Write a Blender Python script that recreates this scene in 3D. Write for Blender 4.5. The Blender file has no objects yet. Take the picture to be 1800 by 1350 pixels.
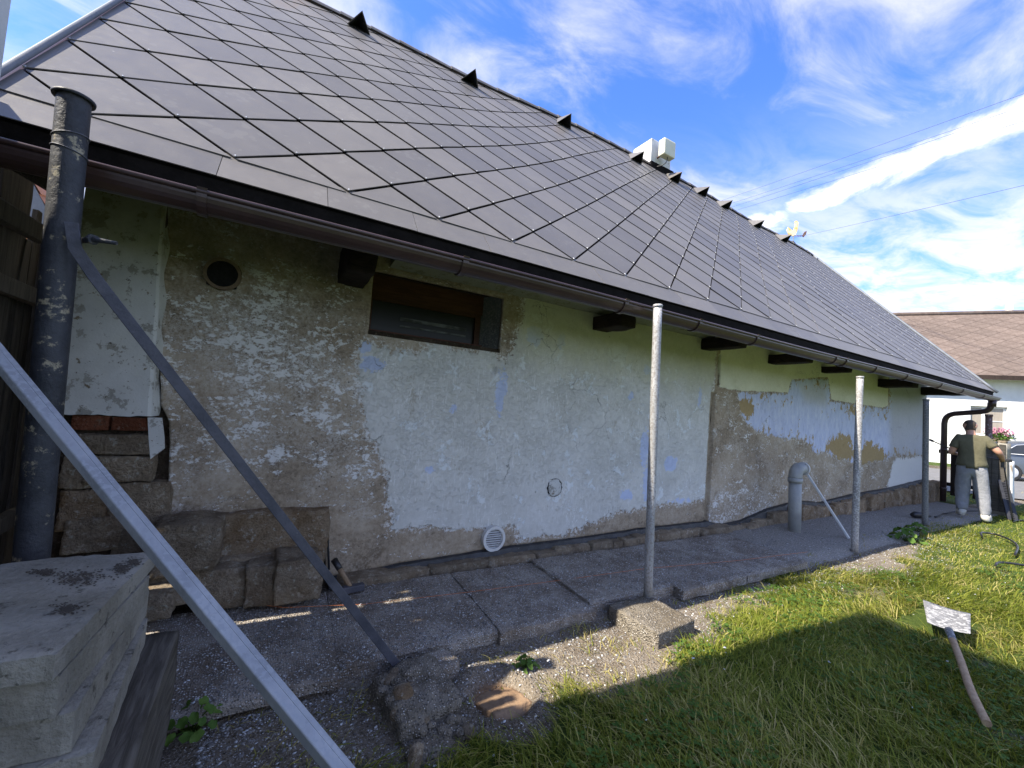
import bpy, bmesh, math, random
import numpy as np
from mathutils import Matrix, Vector
random.seed(7)
rng = np.random.default_rng(7)
scene = bpy.context.scene
COL = scene.collection

# ------------------------------------------------------------------ camera
# world: X runs along the cottage wall, Y goes into the cottage, Z is up
F = 741.97                                   # focal length for a picture 1800 wide
RM = np.array([[0.8593, 0.0882, 0.5039], [-0.5065, 0.0091, 0.8622], [0.0715, -0.9961, 0.0525]])
u_, _, v_ = np.linalg.svd(RM); RM = u_ @ v_
CAM = np.array([0.0, 0.0, 1.42])
cd = bpy.data.cameras.new('camera'); cam = bpy.data.objects.new('camera', cd); COL.objects.link(cam)
cd.sensor_width = 36.0; cd.lens = F / 1800 * 36.0; cd.clip_start = 0.05; cd.clip_end = 3000
r_, d_, f_ = RM[:, 0], RM[:, 1], RM[:, 2]
cam.matrix_world = Matrix(((r_[0], -d_[0], -f_[0], CAM[0]), (r_[1], -d_[1], -f_[1], CAM[1]), (r_[2], -d_[2], -f_[2], CAM[2]), (0, 0, 0, 1)))
scene.camera = cam

# ------------------------------------------------------------------ light
SUN = Vector((-0.665, 0.056, 0.744)).normalized()      # towards the sun
ELEV = math.asin(SUN.z); AZ = math.atan2(SUN.x, SUN.y)
sl = bpy.data.lights.new('sun', 'SUN'); so = bpy.data.objects.new('sun', sl); COL.objects.link(so)
sl.energy = 2.05; sl.angle = math.radians(0.55); sl.color = (1.0, 0.92, 0.79)
so.rotation_euler = (-SUN).to_track_quat('-Z', 'Y').to_euler(); so.location = (-8, 2, 14)
scene.view_settings.view_transform = 'Standard'; scene.view_settings.look = 'None'
scene.view_settings.exposure = 2.50; scene.view_settings.gamma = 1.0
scene.cycles.use_denoising = True
scene.cycles.max_bounces = 6; scene.cycles.diffuse_bounces = 4; scene.cycles.transparent_max_bounces = 8

world = bpy.data.worlds.new('World'); scene.world = world; world.use_nodes = True

class NB:
    """small node builder"""
    def __init__(s, tree): s.t = tree; s.t.nodes.clear()
    def sock(s, v): return v if isinstance(v, bpy.types.NodeSocket) else v.outputs[0]
    def put(s, inp, v):
        if v is None: return
        if isinstance(v, (bpy.types.Node, bpy.types.NodeSocket)): s.t.links.new(s.sock(v), inp)
        else:
            try: inp.default_value = v
            except Exception: inp.default_value = (*v, 1.0)
    def n(s, typ, ins=None, **pr):
        nd = s.t.nodes.new(typ)
        for k, v in pr.items(): setattr(nd, k, v)
        for k, v in (ins or {}).items(): s.put(nd.inputs[k], v)
        return nd
    def noise(s, scale, detail=5, rough=0.55, vec=None, dist=0.0):
        return s.n('ShaderNodeTexNoise', {'Scale': scale, 'Detail': detail, 'Roughness': rough, 'Distortion': dist, 'Vector': vec}).outputs['Fac']
    def voro(s, scale, vec=None, out='Distance', feature='F1', rand=1.0):
        return s.n('ShaderNodeTexVoronoi', {'Scale': scale, 'Vector': vec, 'Randomness': rand}, feature=feature).outputs[out]
    def m(s, op, a, b=None, c=None, clamp=False):
        ins = {0: a}
        if b is not None: ins[1] = b
        if c is not None: ins[2] = c
        return s.n('ShaderNodeMath', ins, operation=op, use_clamp=clamp).outputs[0]
    def step(s, x, lo, hi):
        return s.n('ShaderNodeMapRange', {'Value': x, 'From Min': lo, 'From Max': hi, 'To Min': 0.0, 'To Max': 1.0}, interpolation_type='SMOOTHSTEP').outputs[0]
    def mix(s, f, a, b, mode='MIX'):
        nd = s.n('ShaderNodeMix', {}, data_type='RGBA', blend_type=mode)
        s.put(nd.inputs['Factor'], f)
        for i, v in ((6, a), (7, b)):
            s.put(nd.inputs[i], v if isinstance(v, (bpy.types.Node, bpy.types.NodeSocket)) else (*v[:3], 1.0))
        return nd.outputs[2]
    def ramp(s, f, stops, interp='LINEAR'):
        nd = s.n('ShaderNodeValToRGB', {'Fac': f}); cr = nd.color_ramp; cr.interpolation = interp
        while len(cr.elements) < len(stops): cr.elements.new(0.5)
        for e, (p, c) in zip(cr.elements, stops):
            e.position = p; e.color = (*c[:3], 1.0) if not isinstance(c, float) else (c, c, c, 1)
        return nd.outputs['Color']
    def vscale(s, vec, sc): return s.n('ShaderNodeVectorMath', {0: vec, 1: sc}, operation='MULTIPLY').outputs[0]
    def attr(s, name, out='Fac'): return s.n('ShaderNodeAttribute', {}, attribute_name=name).outputs[out]
    def obj(s): return s.n('ShaderNodeTexCoord').outputs['Object']
    def rnd(s): return s.n('ShaderNodeObjectInfo').outputs['Random']

OFX, OFY = 3.3, 7.9
# sky: Nishita plus thin drifting cloud and one long streak, laid out on a cloud deck overhead
b = NB(world.node_tree)
sky = b.n('ShaderNodeTexSky', {}, sky_type='NISHITA', sun_disc=False, sun_elevation=ELEV, sun_rotation=AZ, altitude=400.0, air_density=1.0, dust_density=0.6, ozone_density=1.6)
dirn = b.n('ShaderNodeTexCoord').outputs['Generated']
sep = b.n('ShaderNodeSeparateXYZ', {0: dirn})
zc = b.m('MAXIMUM', sep.outputs[2], 0.02)
px = b.m('DIVIDE', sep.outputs[0], zc); py = b.m('DIVIDE', sep.outputs[1], zc)
deck = b.n('ShaderNodeCombineXYZ', {0: px, 1: py, 2: 0.0}).outputs[0]
fog_big = b.noise(0.75, 4, 0.5, b.n('ShaderNodeVectorMath', {0: deck, 1: (OFX, OFY, 0)}, operation='ADD').outputs[0], 0.3)
fog_fine = b.noise(2.6, 9, 0.62, b.vscale(deck, (0.8, 1.5, 1)), 0.6)
cl = b.m('ADD', b.m('MULTIPLY', fog_big, 0.65), b.m('MULTIPLY', fog_fine, 0.42))
cl = b.m('MULTIPLY', b.step(cl, 0.47, 0.68), 0.72)
hor = b.m('MULTIPLY', b.step(sep.outputs[2], 0.60, 0.22), b.step(fog_fine, 0.24, 0.64))      # thicker veil low down
cl = b.m('MAXIMUM', cl, b.m('MULTIPLY', hor, 0.88))
def raydir(x, y):
    d = RM @ np.array([x - 900, y - 675, F]); return d / np.linalg.norm(d)
a0, a1 = raydir(1340, 395), raydir(1800, 205)
q0, q1 = a0[:2] / a0[2], a1[:2] / a1[2]
tn = (q1 - q0) / np.linalg.norm(q1 - q0); nn = np.array([-tn[1], tn[0]])
off = b.m('SUBTRACT', b.m('ADD', b.m('MULTIPLY', px, float(nn[0])), b.m('MULTIPLY', py, float(nn[1]))), float(q0 @ nn))
wob = b.m('MULTIPLY', b.m('SUBTRACT', b.noise(1.8, 8, 0.65, deck, 0.4), 0.5), 0.42)
band = b.m('ABSOLUTE', b.m('ADD', off, wob))
streak = b.m('MULTIPLY', b.step(band, 0.15, 0.01), b.step(b.noise(3.2, 8, 0.6, deck, 0.8), 0.22, 0.52))
cl = b.m('MAXIMUM', cl, b.m('MULTIPLY', streak, 0.96), clamp=True)
skyc = b.mix(1.0, sky.outputs[0], (0.19, 0.285, 0.475), 'MULTIPLY')
ccol = b.mix(fog_fine, (1.36, 1.33, 1.31), (1.70, 1.64, 1.58))
ccol = b.mix(b.m('MULTIPLY', streak, 0.9, clamp=True), ccol, (2.25, 2.2, 2.15))
bg = b.n('ShaderNodeBackground', {'Color': b.mix(cl, skyc, ccol), 'Strength': 0.15})
b.n('ShaderNodeOutputWorld', {'Surface': bg.outputs[0]})

# ------------------------------------------------------------------ picture point -> place (used for measured positions)
def ray(x, y): return RM @ np.array([x - 900.0, y - 675.0, F])
def onz(x, y, z=0.0): d = ray(x, y); return CAM + d * ((z - CAM[2]) / d[2])
def ony(x, y, yy): d = ray(x, y); return CAM + d * (yy / d[1])
def onx(x, y, xx): d = ray(x, y); return CAM + d * (xx / d[0])
def dep(x, y, t): return CAM + ray(x, y) / F * t

# ------------------------------------------------------------------ noise
def _hash(ix, iy, iz, seed):
    h = (ix.astype(np.int64) * 374761393 + iy.astype(np.int64) * 668265263 + iz.astype(np.int64) * 2147483647 + seed * 1274126177) & 0xFFFFFFFF
    h = ((h ^ (h >> 13)) * 1274126177) & 0xFFFFFFFF
    return ((h ^ (h >> 16)) & 0xFFFFFF) / float(0xFFFFFF)
def vnoise(p, seed=0):
    p = np.asarray(p, float); i = np.floor(p).astype(np.int64); f = p - i; f = f * f * (3 - 2 * f); o = 0
    for dx in (0, 1):
        for dy in (0, 1):
            for dz in (0, 1):
                w = (f[:, 0] if dx else 1 - f[:, 0]) * (f[:, 1] if dy else 1 - f[:, 1]) * (f[:, 2] if dz else 1 - f[:, 2])
                o = o + w * _hash(i[:, 0] + dx, i[:, 1] + dy, i[:, 2] + dz, seed)
    return o
def fbm(p, sc=1.0, octv=4, seed=0):
    p = np.asarray(p, float) * sc; o = 0; a = 0.5; t = 0
    for k in range(octv): o = o + a * vnoise(p + 17.3 * k, seed + k); t += a; a *= 0.5; p = p * 2.03
    return o / t - 0.5

# ------------------------------------------------------------------ mesh helpers
def link(name, me, mat=None, parent=None, smooth=False, root=None):
    o = bpy.data.objects.new(name, me); COL.objects.link(o)
    if mat and not me.materials: me.materials.append(mat)
    if smooth and len(me.polygons): me.polygons.foreach_set('use_smooth', [True] * len(me.polygons))
    if parent is not None:
        o.parent = parent
        if parent.type == 'EMPTY': o.matrix_parent_inverse = Matrix.Translation(-parent.location)
    return o
def mesh(name, v, f, mat=None, parent=None, smooth=False):
    me = bpy.data.meshes.new(name)
    me.from_pydata([tuple(map(float, p)) for p in v], [], [tuple(map(int, q)) for q in f]); me.update()
    return link(name, me, mat, parent, smooth)
def fastmesh(name, v, f, mat=None, parent=None, smooth=False):
    """v (n,3) array, f (m,k) array of equal polygons"""
    me = bpy.data.meshes.new(name); v = np.asarray(v, np.float32); f = np.asarray(f, np.int32)
    me.vertices.add(len(v)); me.vertices.foreach_set('co', v.ravel())
    k = f.shape[1]; me.loops.add(f.size); me.loops.foreach_set('vertex_index', f.ravel())
    me.polygons.add(len(f)); me.polygons.foreach_set('loop_start', np.arange(0, f.size, k, dtype=np.int32))
    me.polygons.foreach_set('loop_total', np.full(len(f), k, np.int32))
    me.update(calc_edges=True); me.validate()
    return link(name, me, mat, parent, smooth)
def tag(o, label=None, cat=None, group=None, kind=None):
    if label: o['label'] = label
    if cat: o['category'] = cat
    if group: o['group'] = group
    if kind: o['kind'] = kind
    return o
def empty(name, loc, label=None, cat=None, group=None):
    o = bpy.data.objects.new(name, None); COL.objects.link(o); o.location = tuple(map(float, loc)); o.empty_display_size = 0.1
    return tag(o, label, cat, group)
def boxvf(x0, x1, y0, y1, z0, z1):
    v = [(x, y, z) for z in (z0, z1) for y in (y0, y1) for x in (x0, x1)]
    return v, [(0, 2, 3, 1), (4, 5, 7, 6), (0, 1, 5, 4), (2, 6, 7, 3), (0, 4, 6, 2), (1, 3, 7, 5)]
def box(name, x0, x1, y0, y1, z0, z1, mat, parent=None, bevel=0.0):
    v, f = boxvf(x0, x1, y0, y1, z0, z1); o = mesh(name, v, f, mat, parent)
    if bevel: bev(o, bevel)
    return o
def bev(o, w, seg=2):
    bm = bmesh.new(); bm.from_mesh(o.data)
    bmesh.ops.bevel(bm, geom=bm.edges[:], offset=w, segments=seg, affect='EDGES', profile=0.6); bm.to_mesh(o.data); bm.free()
def obox(name, center, axes, half, mat, parent=None, bevel=0.0):
    """oriented box"""
    c = np.array(center, float); A = np.array(axes, float); v, f = boxvf(-1, 1, -1, 1, -1, 1)
    v = [c + A[0] * p[0] * half[0] + A[1] * p[1] * half[1] + A[2] * p[2] * half[2] for p in v]
    o = mesh(name, v, f, mat, parent)
    if bevel: bev(o, bevel)
    return o
def frame_of(d):
    d = np.array(d, float); d /= np.linalg.norm(d); t = np.array([0, 0, 1.0]) if abs(d[2]) < 0.9 else np.array([1.0, 0, 0])
    a = np.cross(t, d); a /= np.linalg.norm(a); return a, np.cross(d, a), d
def tubevf(pts, rad, n=16, caps=True, jitter=0.0):
    pts = np.array(pts, float); rad = np.broadcast_to(np.asarray(rad, float), (len(pts),))
    v = []; f = []; a0 = None
    for i, p in enumerate(pts):
        d = pts[min(i + 1, len(pts) - 1)] - pts[max(i - 1, 0)]
        if a0 is None: a, bb, dd = frame_of(d)
        else:
            dd = d / np.linalg.norm(d); a = a0 - dd * (a0 @ dd); a /= np.linalg.norm(a); bb = np.cross(dd, a)
        a0 = a
        for k in range(n):
            t = 2 * math.pi * k / n; v.append(p + (a * math.cos(t) + bb * math.sin(t)) * rad[i] * (1 + jitter * random.uniform(-1, 1)))
    for i in range(len(pts) - 1):
        for k in range(n):
            f.append((i * n + k, i * n + (k + 1) % n, (i + 1) * n + (k + 1) % n, (i + 1) * n + k))
    if caps: f.append(tuple(range(n))[::-1]); f.append(tuple((len(pts) - 1) * n + k for k in range(n)))
    return v, f
def tube(name, pts, rad, mat, parent=None, n=16, caps=True, jitter=0.0):
    v, f = tubevf(pts, rad, n, caps, jitter); o = mesh(name, v, f, mat, parent)
    o.data.polygons.foreach_set('use_smooth', [len(p.vertices) == 4 for p in o.data.polygons]); return o
def bez(p0, p1, p2, p3, n=12):
    p0, p1, p2, p3 = map(np.array, (p0, p1, p2, p3)); t = np.linspace(0, 1, n)[:, None]
    return (1 - t) ** 3 * p0 + 3 * (1 - t) ** 2 * t * p1 + 3 * (1 - t) * t ** 2 * p2 + t ** 3 * p3
def rock(name, c, size, mat, parent=None, n=8, amp=0.12, seed=0, rot=0.0, sc=3.0, rnd=0.25, tilt=(0, 0)):
    """rough block: subdivided box, rounded and pushed about by noise"""
    g = np.linspace(-1, 1, n + 1); v = {}; V = []; Fc = []
    def vid(p):
        k = tuple(np.round(p, 5))
        if k not in v: v[k] = len(V); V.append(k)
        return v[k]
    for ax in range(3):
        for sg in (-1, 1):
            for i in range(n):
                for j in range(n):
                    q = []
                    for (a, bb) in ((i, j), (i + 1, j), (i + 1, j + 1), (i, j + 1)):
                        p = [0, 0, 0]; p[ax] = sg; p[(ax + 1) % 3] = g[a]; p[(ax + 2) % 3] = g[bb]; q.append(vid(p))
                    Fc.append(q if sg > 0 else q[::-1])
    V = np.array(V); s = np.array(size) / 2
    L = np.linalg.norm(V, axis=1, keepdims=True); Vr = V * (1 - rnd) + V / L * rnd * 1.25
    P = Vr * s; nrm = V / L
    m = min(size)
    P = P + nrm * ((fbm(P + seed * 3.7, sc / m * 0.35, 4, seed) * 2 + fbm(P + seed, sc / m * 1.6, 4, seed + 9) * 0.9) * amp * m)[:, None]
    chip = np.clip(fbm(P + seed * 1.9, sc / m * 0.9, 3, seed + 30) - 0.10, 0, 1); P = P - nrm * (chip * amp * m * 2.2)[:, None]
    cz, sz = math.cos(rot), math.sin(rot); Rz = np.array([[cz, -sz, 0], [sz, cz, 0], [0, 0, 1]])
    tx, ty = tilt
    Rt = np.array([[1, 0, ty], [0, 1, tx], [-ty, -tx, 1]])
    P = P @ Rt.T @ Rz.T + np.array(c)
    return fastmesh(name, P, np.array(Fc), mat, parent, smooth=True)
def poly_sd(P, poly):
    """signed distance to polygon, positive inside"""
    poly = np.array(poly, float); d = np.full(len(P), 1e9); ins = np.zeros(len(P), bool)
    for i in range(len(poly)):
        a, c = poly[i], poly[(i + 1) % len(poly)]; e = c - a; w = P - a
        t = np.clip((w @ e) / (e @ e + 1e-12), 0, 1); d = np.minimum(d, np.linalg.norm(w - t[:, None] * e, axis=1))
        cond = ((a[1] > P[:, 1]) != (c[1] > P[:, 1])); xx = a[0] + (P[:, 1] - a[1]) / ((c[1] - a[1]) if c[1] != a[1] else 1e-9) * e[0]
        ins ^= cond & (P[:, 0] < xx)
    return np.where(ins, d, -d)

# ------------------------------------------------------------------ materials
def newmat(name):
    m = bpy.data.materials.new(name); m.use_nodes = True; return m, NB(m.node_tree)
def finish(b, col, rough=0.8, height=None, bs=0.5, bd=0.01, metallic=0.0, spec=0.5, normal=None, **kw):
    ins = {'Base Color': col, 'Roughness': rough, 'Metallic': metallic, 'Specular IOR Level': spec}
    if height is not None:
        ins['Normal'] = b.n('ShaderNodeBump', {'Height': height, 'Strength': bs, 'Distance': bd}).outputs[0]
    ins.update(kw)
    p = b.n('ShaderNodeBsdfPrincipled', ins); b.n('ShaderNodeOutputMaterial', {'Surface': p.outputs[0]}); return p
def M_simple(name, c1, c2, scale=8, rough=0.8, bs=0.3, bd=0.005, fine=60, metallic=0.0, spec=0.5, stretch=(1, 1, 1), lo=0.35, hi=0.65, vary=0.0, c3=None, c3lo=0.62, c3hi=0.68, c3scale=14):
    m, b = newmat(name); vec = b.vscale(b.obj(), stretch)
    n1 = b.noise(scale, 6, 0.6, vec); n2 = b.noise(fine, 4, 0.6, vec)
    f = b.step(b.m('ADD', b.m('MULTIPLY', n1, 0.75), b.m('MULTIPLY', n2, 0.25)), lo, hi)
    c = b.mix(f, c1, c2)
    if c3: c = b.mix(b.step(b.noise(c3scale, 8, 0.7, vec), c3lo, c3hi), c, c3)
    if vary: c = b.mix(1.0, c, b.ramp(b.rnd(), [(0, (1 - vary,) * 3), (1, (1 + vary,) * 3)]), 'MULTIPLY')
    finish(b, c, rough, b.m('ADD', n2, b.m('MULTIPLY', n1, 1.5)), bs, bd, metallic, spec); return m

def M_wall():
    m, b = newmat('old_plaster'); vec = b.obj()
    sdp, sdb, sdy, sdw, flk, alg, spot = [b.attr(k) for k in ('sdp', 'sdb', 'sdy', 'sdw', 'flk', 'alg', 'spot')]
    def shift(o): return b.n('ShaderNodeVectorMath', {0: vec, 1: o}, operation='ADD').outputs[0]
    def sc(s, o=(0, 0, 0)): return b.vscale(shift(o), s)
    rag = b.m('SUBTRACT', b.noise(7, 9, 0.68, vec), 0.5)
    rag2 = b.m('SUBTRACT', b.noise(19, 9, 0.75, shift((5, 2, 9))), 0.5)
    fine = b.noise(95, 5, 0.65, vec); mid = b.noise(22, 7, 0.65, vec); big = b.noise(2.1, 5, 0.6, vec, 0.4)
    grain = b.noise(48, 6, 0.75, shift((1, 1, 3)))
    # bare cement: taupe, blotchy
    brown = b.ramp(b.m('ADD', b.m('MULTIPLY', big, 0.55), b.m('MULTIPLY', mid, 0.45)), [(0.36, (0.15, 0.115, 0.078)), (0.5, (0.31, 0.25, 0.18)), (0.64, (0.46, 0.39, 0.30))])
    brown = b.mix(b.m('MULTIPLY', b.step(grain, 0.42, 0.62), 0.45), brown, (0.47, 0.40, 0.315))
    wash = b.m('MULTIPLY', b.step(b.m('ADD', b.noise(3.4, 9, 0.75, sc((1, 1, 1.2))), b.m('MULTIPLY', flk, 0.42)), 0.52, 0.86), b.step(grain, 0.36, 0.60))
    brown = b.mix(b.m('MULTIPLY', wash, 0.75), brown, (0.62, 0.59, 0.54))
    # white flecks left from old limewash: crisp, small, gathered in drifts
    drift = b.m('ADD', b.noise(4.6, 7, 0.7, sc((0.8, 1, 1.3), (7, 0, 2))), b.m('MULTIPLY', flk, 0.34))
    f1 = b.noise(30, 9, 0.72, sc((0.75, 1, 1.2), (2, 0, 0)), 0.3); f2 = b.noise(74, 6, 0.7, sc((0.7, 1, 1.1), (4, 0, 4)), 0.2)
    fl = b.m('ADD', b.m('ADD', b.m('MULTIPLY', f1, 0.5), b.m('MULTIPLY', f2, 0.22)), b.m('MULTIPLY', drift, 0.42))
    flm = b.step(fl, 0.655, 0.675)
    white = b.mix(mid, (0.68, 0.675, 0.66), (0.85, 0.85, 0.83))
    brown = b.mix(b.m('MULTIPLY', flm, 0.92), brown, white)
    pits = b.step(b.voro(26, vec), 0.12, 0.07); brown = b.mix(b.m('MULTIPLY', pits, b.step(mid, 0.48, 0.58)), brown, (0.055, 0.045, 0.035))
    # pale grey paint
    pbase = b.ramp(b.m('ADD', b.m('MULTIPLY', big, 0.5), b.m('MULTIPLY', mid, 0.5)), [(0.34, (0.50, 0.50, 0.465)), (0.5, (0.59, 0.59, 0.555)), (0.66, (0.67, 0.67, 0.64))])
    zone = b.noise(1.7, 5, 0.6, shift((9, 0, 1)), 0.5)
    vs = b.m('MULTIPLY', b.step(b.noise(9, 6, 0.7, sc((9.0, 1, 1.3))), 0.575, 0.60), b.step(zone, 0.36, 0.58))
    hs = b.m('MULTIPLY', b.step(b.noise(9, 6, 0.65, sc((1.6, 1, 7.5), (3, 0, 3))), 0.60, 0.63), b.step(b.noise(2.3, 4, 0.6, shift((2, 0, 8))), 0.44, 0.62))
    tick = b.step(b.m('ADD', b.m('MULTIPLY', b.noise(42, 7, 0.72, sc((1.2, 1, 0.7), (6, 0, 6)), 0.6), 0.7), b.m('MULTIPLY', b.noise(3.0, 5, 0.6, shift((4, 0, 5))), 0.3)), 0.602, 0.616)
    scr = b.m('MAXIMUM', b.m('MAXIMUM', b.m('MULTIPLY', vs, 0.75), b.m('MULTIPLY', hs, 0.8)), tick)
    pbase = b.mix(b.m('MULTIPLY', scr, 0.8), pbase, (0.82, 0.83, 0.82))
    fk2 = b.step(b.m('ADD', b.m('MULTIPLY', b.noise(5.0, 5, 0.6, vec, 0.6), 0.66), b.m('MULTIPLY', b.noise(30, 9, 0.75, vec, 0.2), 0.34)), 0.578, 0.586)
    pbase = b.mix(b.m('MULTIPLY', fk2, 0.85), pbase, (0.74, 0.78, 0.79))
    dk = b.step(b.m('ADD', b.m('MULTIPLY', b.noise(3.1, 5, 0.6, vec, 0.4), 0.5), b.m('MULTIPLY', b.noise(40, 8, 0.78, sc((1.5, 1, 0.8))), 0.5)), 0.60, 0.62)
    pbase = b.mix(b.m('MULTIPLY', dk, 0.6), pbase, (0.38, 0.335, 0.26))
    bl = b.step(b.m('ADD', spot, b.m('ADD', b.m('MULTIPLY', rag2, 0.19), b.m('MULTIPLY', rag, 0.08))), 0.0, 0.005)
    pbase = b.mix(b.m('MULTIPLY', bl, 0.92), pbase, b.mix(mid, (0.44, 0.52, 0.74), (0.56, 0.63, 0.80)))
    pbase = b.mix(b.m('MULTIPLY', b.step(b.m('ADD', alg, b.m('MULTIPLY', rag, 0.7)), 0.12, 0.95), 0.70), pbase, b.mix(mid, (0.50, 0.49, 0.32), (0.68, 0.67, 0.47)))
    edge = b.m('ADD', sdp, b.m('ADD', b.m('MULTIPLY', rag, 0.22), b.m('MULTIPLY', rag2, 0.19)))
    mp = b.step(edge, -0.002, 0.004)
    # blue paint with ochre showing through
    blue = b.ramp(b.noise(9, 8, 0.7, sc((2.0, 1, 0.8))), [(0.3, (0.43, 0.48, 0.66)), (0.5, (0.54, 0.60, 0.79)), (0.72, (0.68, 0.72, 0.83))])
    blue = b.mix(b.step(b.attr('gry'), 0.0, 1.0), blue, b.mix(mid, (0.42, 0.43, 0.46), (0.56, 0.57, 0.58)))
    blue = b.mix(b.m('MULTIPLY', vs, 0.35), blue, (0.66, 0.69, 0.74))
    ocn = b.m('SUBTRACT', b.m('ADD', b.m('ADD', b.m('MULTIPLY', b.noise(5.5, 9, 0.72, sc((1.5, 1, 1.0)), 0.4), 0.75), b.m('MULTIPLY', b.noise(26, 8, 0.75, vec, 0.3), 0.25)), b.attr('och')), 0.635)
    blue = b.mix(b.step(ocn, 0.0, 0.012), blue, b.mix(mid, (0.30, 0.215, 0.11), (0.47, 0.36, 0.19)))
    eb = b.m('ADD', sdb, b.m('ADD', b.m('MULTIPLY', rag, 0.24), b.m('MULTIPLY', rag2, 0.20)))
    mb = b.step(eb, -0.002, 0.004)
    # yellow-green limewash
    yel = b.ramp(b.m('ADD', b.m('MULTIPLY', big, 0.6), b.m('MULTIPLY', mid, 0.4)), [(0.3, (0.64, 0.63, 0.47)), (0.5, (0.75, 0.745, 0.58)), (0.7, (0.83, 0.825, 0.69))])
    yel = b.mix(b.m('MULTIPLY', b.step(grain, 0.58, 0.64), 0.3), yel, (0.36, 0.35, 0.24))
    my = b.step(b.m('ADD', sdy, b.m('ADD', b.m('MULTIPLY', rag, 0.07), b.m('MULTIPLY', rag2, 0.05))), -0.003, 0.004)
    whi = b.mix(b.m('MULTIPLY', mid, 0.8), (0.66, 0.66, 0.64), (0.80, 0.80, 0.79))
    mw = b.step(b.m('ADD', sdw, b.m('ADD', b.m('MULTIPLY', rag, 0.3), b.m('MULTIPLY', rag2, 0.3))), -0.004, 0.006)
    c = b.mix(mp, brown, pbase)
    # broken lime along the edges of the paint layers
    rim = b.m('MULTIPLY', b.m('MULTIPLY', b.step(edge, -0.055, -0.006), b.m('SUBTRACT', 1.0, mp)), b.step(b.noise(36, 7, 0.7, shift((8, 0, 8))), 0.50, 0.54))
    rimb = b.m('MULTIPLY', b.m('MULTIPLY', b.step(eb, -0.05, -0.004), b.m('SUBTRACT', 1.0, mb)), b.step(b.noise(30, 7, 0.7, shift((3, 0, 1))), 0.52, 0.56))
    c = b.mix(b.m('MULTIPLY', rim, 0.9), c, white); c = b.mix(mb, c, blue); c = b.mix(b.m('MULTIPLY', rimb, 0.7), c, white); c = b.mix(mw, c, whi); c = b.mix(my, c, yel)
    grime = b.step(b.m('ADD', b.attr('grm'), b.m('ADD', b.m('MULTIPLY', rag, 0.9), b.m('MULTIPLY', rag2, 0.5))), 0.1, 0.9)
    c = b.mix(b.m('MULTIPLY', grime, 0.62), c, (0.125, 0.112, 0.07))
    # hairline cracks and knocked-out dots
    ck = b.n('ShaderNodeTexVoronoi', {'Scale': 2.3, 'Vector': b.n('ShaderNodeVectorMath', {0: vec, 1: b.vscale(b.n('ShaderNodeTexNoise', {'Scale': 5.0, 'Detail': 6.0, 'Vector': vec}).outputs['Color'], (0.35, 0.35, 0.35))}, operation='ADD').outputs[0]}, feature='DISTANCE_TO_EDGE').outputs['Distance']
    crack = b.m('MULTIPLY', b.m('MULTIPLY', b.step(ck, 0.007, 0.002), b.step(b.noise(1.6, 3, 0.5, shift((0, 0, 6))), 0.57, 0.64)), 0.7)
    dots = b.m('MULTIPLY', b.step(b.m('ADD', b.voro(8, vec), b.m('MULTIPLY', fine, 0.06)), 0.085, 0.06), b.step(b.noise(1.7, 3, 0.5, vec), 0.44, 0.52))
    c = b.mix(b.m('MULTIPLY', b.m('MAXIMUM', crack, dots), 0.85), c, (0.05, 0.042, 0.034))
    h = b.m('ADD', b.m('ADD', b.m('MULTIPLY', mp, 0.9), b.m('MULTIPLY', mb, 0.9)), b.m('ADD', b.m('MULTIPLY', my, 1.4), b.m('MULTIPLY', mw, 0.6)))
    h = b.m('ADD', h, b.m('ADD', b.m('MULTIPLY', fine, 0.35), b.m('ADD', b.m('MULTIPLY', flm, 0.35), b.m('MULTIPLY', fk2, 0.2))))
    h = b.m('ADD', h, b.m('ADD', b.m('MULTIPLY', mid, 0.15), b.m('MULTIPLY', big, 1.0))); h = b.m('SUBTRACT', h, b.m('MULTIPLY', b.m('MAXIMUM', crack, dots), 1.2))
    finish(b, c, 0.92, h, 0.7, 0.009, spec=0.15); return m

def M_white_plaster():
    m, b = newmat('flaking_whitewash'); vec = b.obj()
    n = b.noise(9, 10, 0.7, vec); big = b.noise(2.4, 5, 0.6, vec); fine = b.noise(90, 4, 0.6, vec)
    c = b.ramp(big, [(0.3, (0.46, 0.47, 0.45)), (0.7, (0.68, 0.69, 0.67))])
    c = b.mix(b.step(n, 0.555, 0.575), c, (0.34, 0.335, 0.305)); c = b.mix(b.step(b.noise(13, 10, 0.75, vec), 0.60, 0.615), c, (0.20, 0.165, 0.115))
    c = b.mix(b.step(b.noise(34, 8, 0.75, vec), 0.625, 0.645), c, (0.10, 0.085, 0.065))
    sz = b.n('ShaderNodeSeparateXYZ', {0: vec}).outputs[2]
    c = b.mix(b.m('MULTIPLY', b.step(b.m('ADD', sz, b.m('MULTIPLY', n, 0.5)), 2.25, 2.75), 0.7), c, (0.20, 0.20, 0.11))
    finish(b, c, 0.9, b.m('ADD', b.m('MULTIPLY', b.step(n, 0.64, 0.60), 0.6), b.m('MULTIPLY', fine, 0.4)), 0.5, 0.008, spec=0.15); return m

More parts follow.
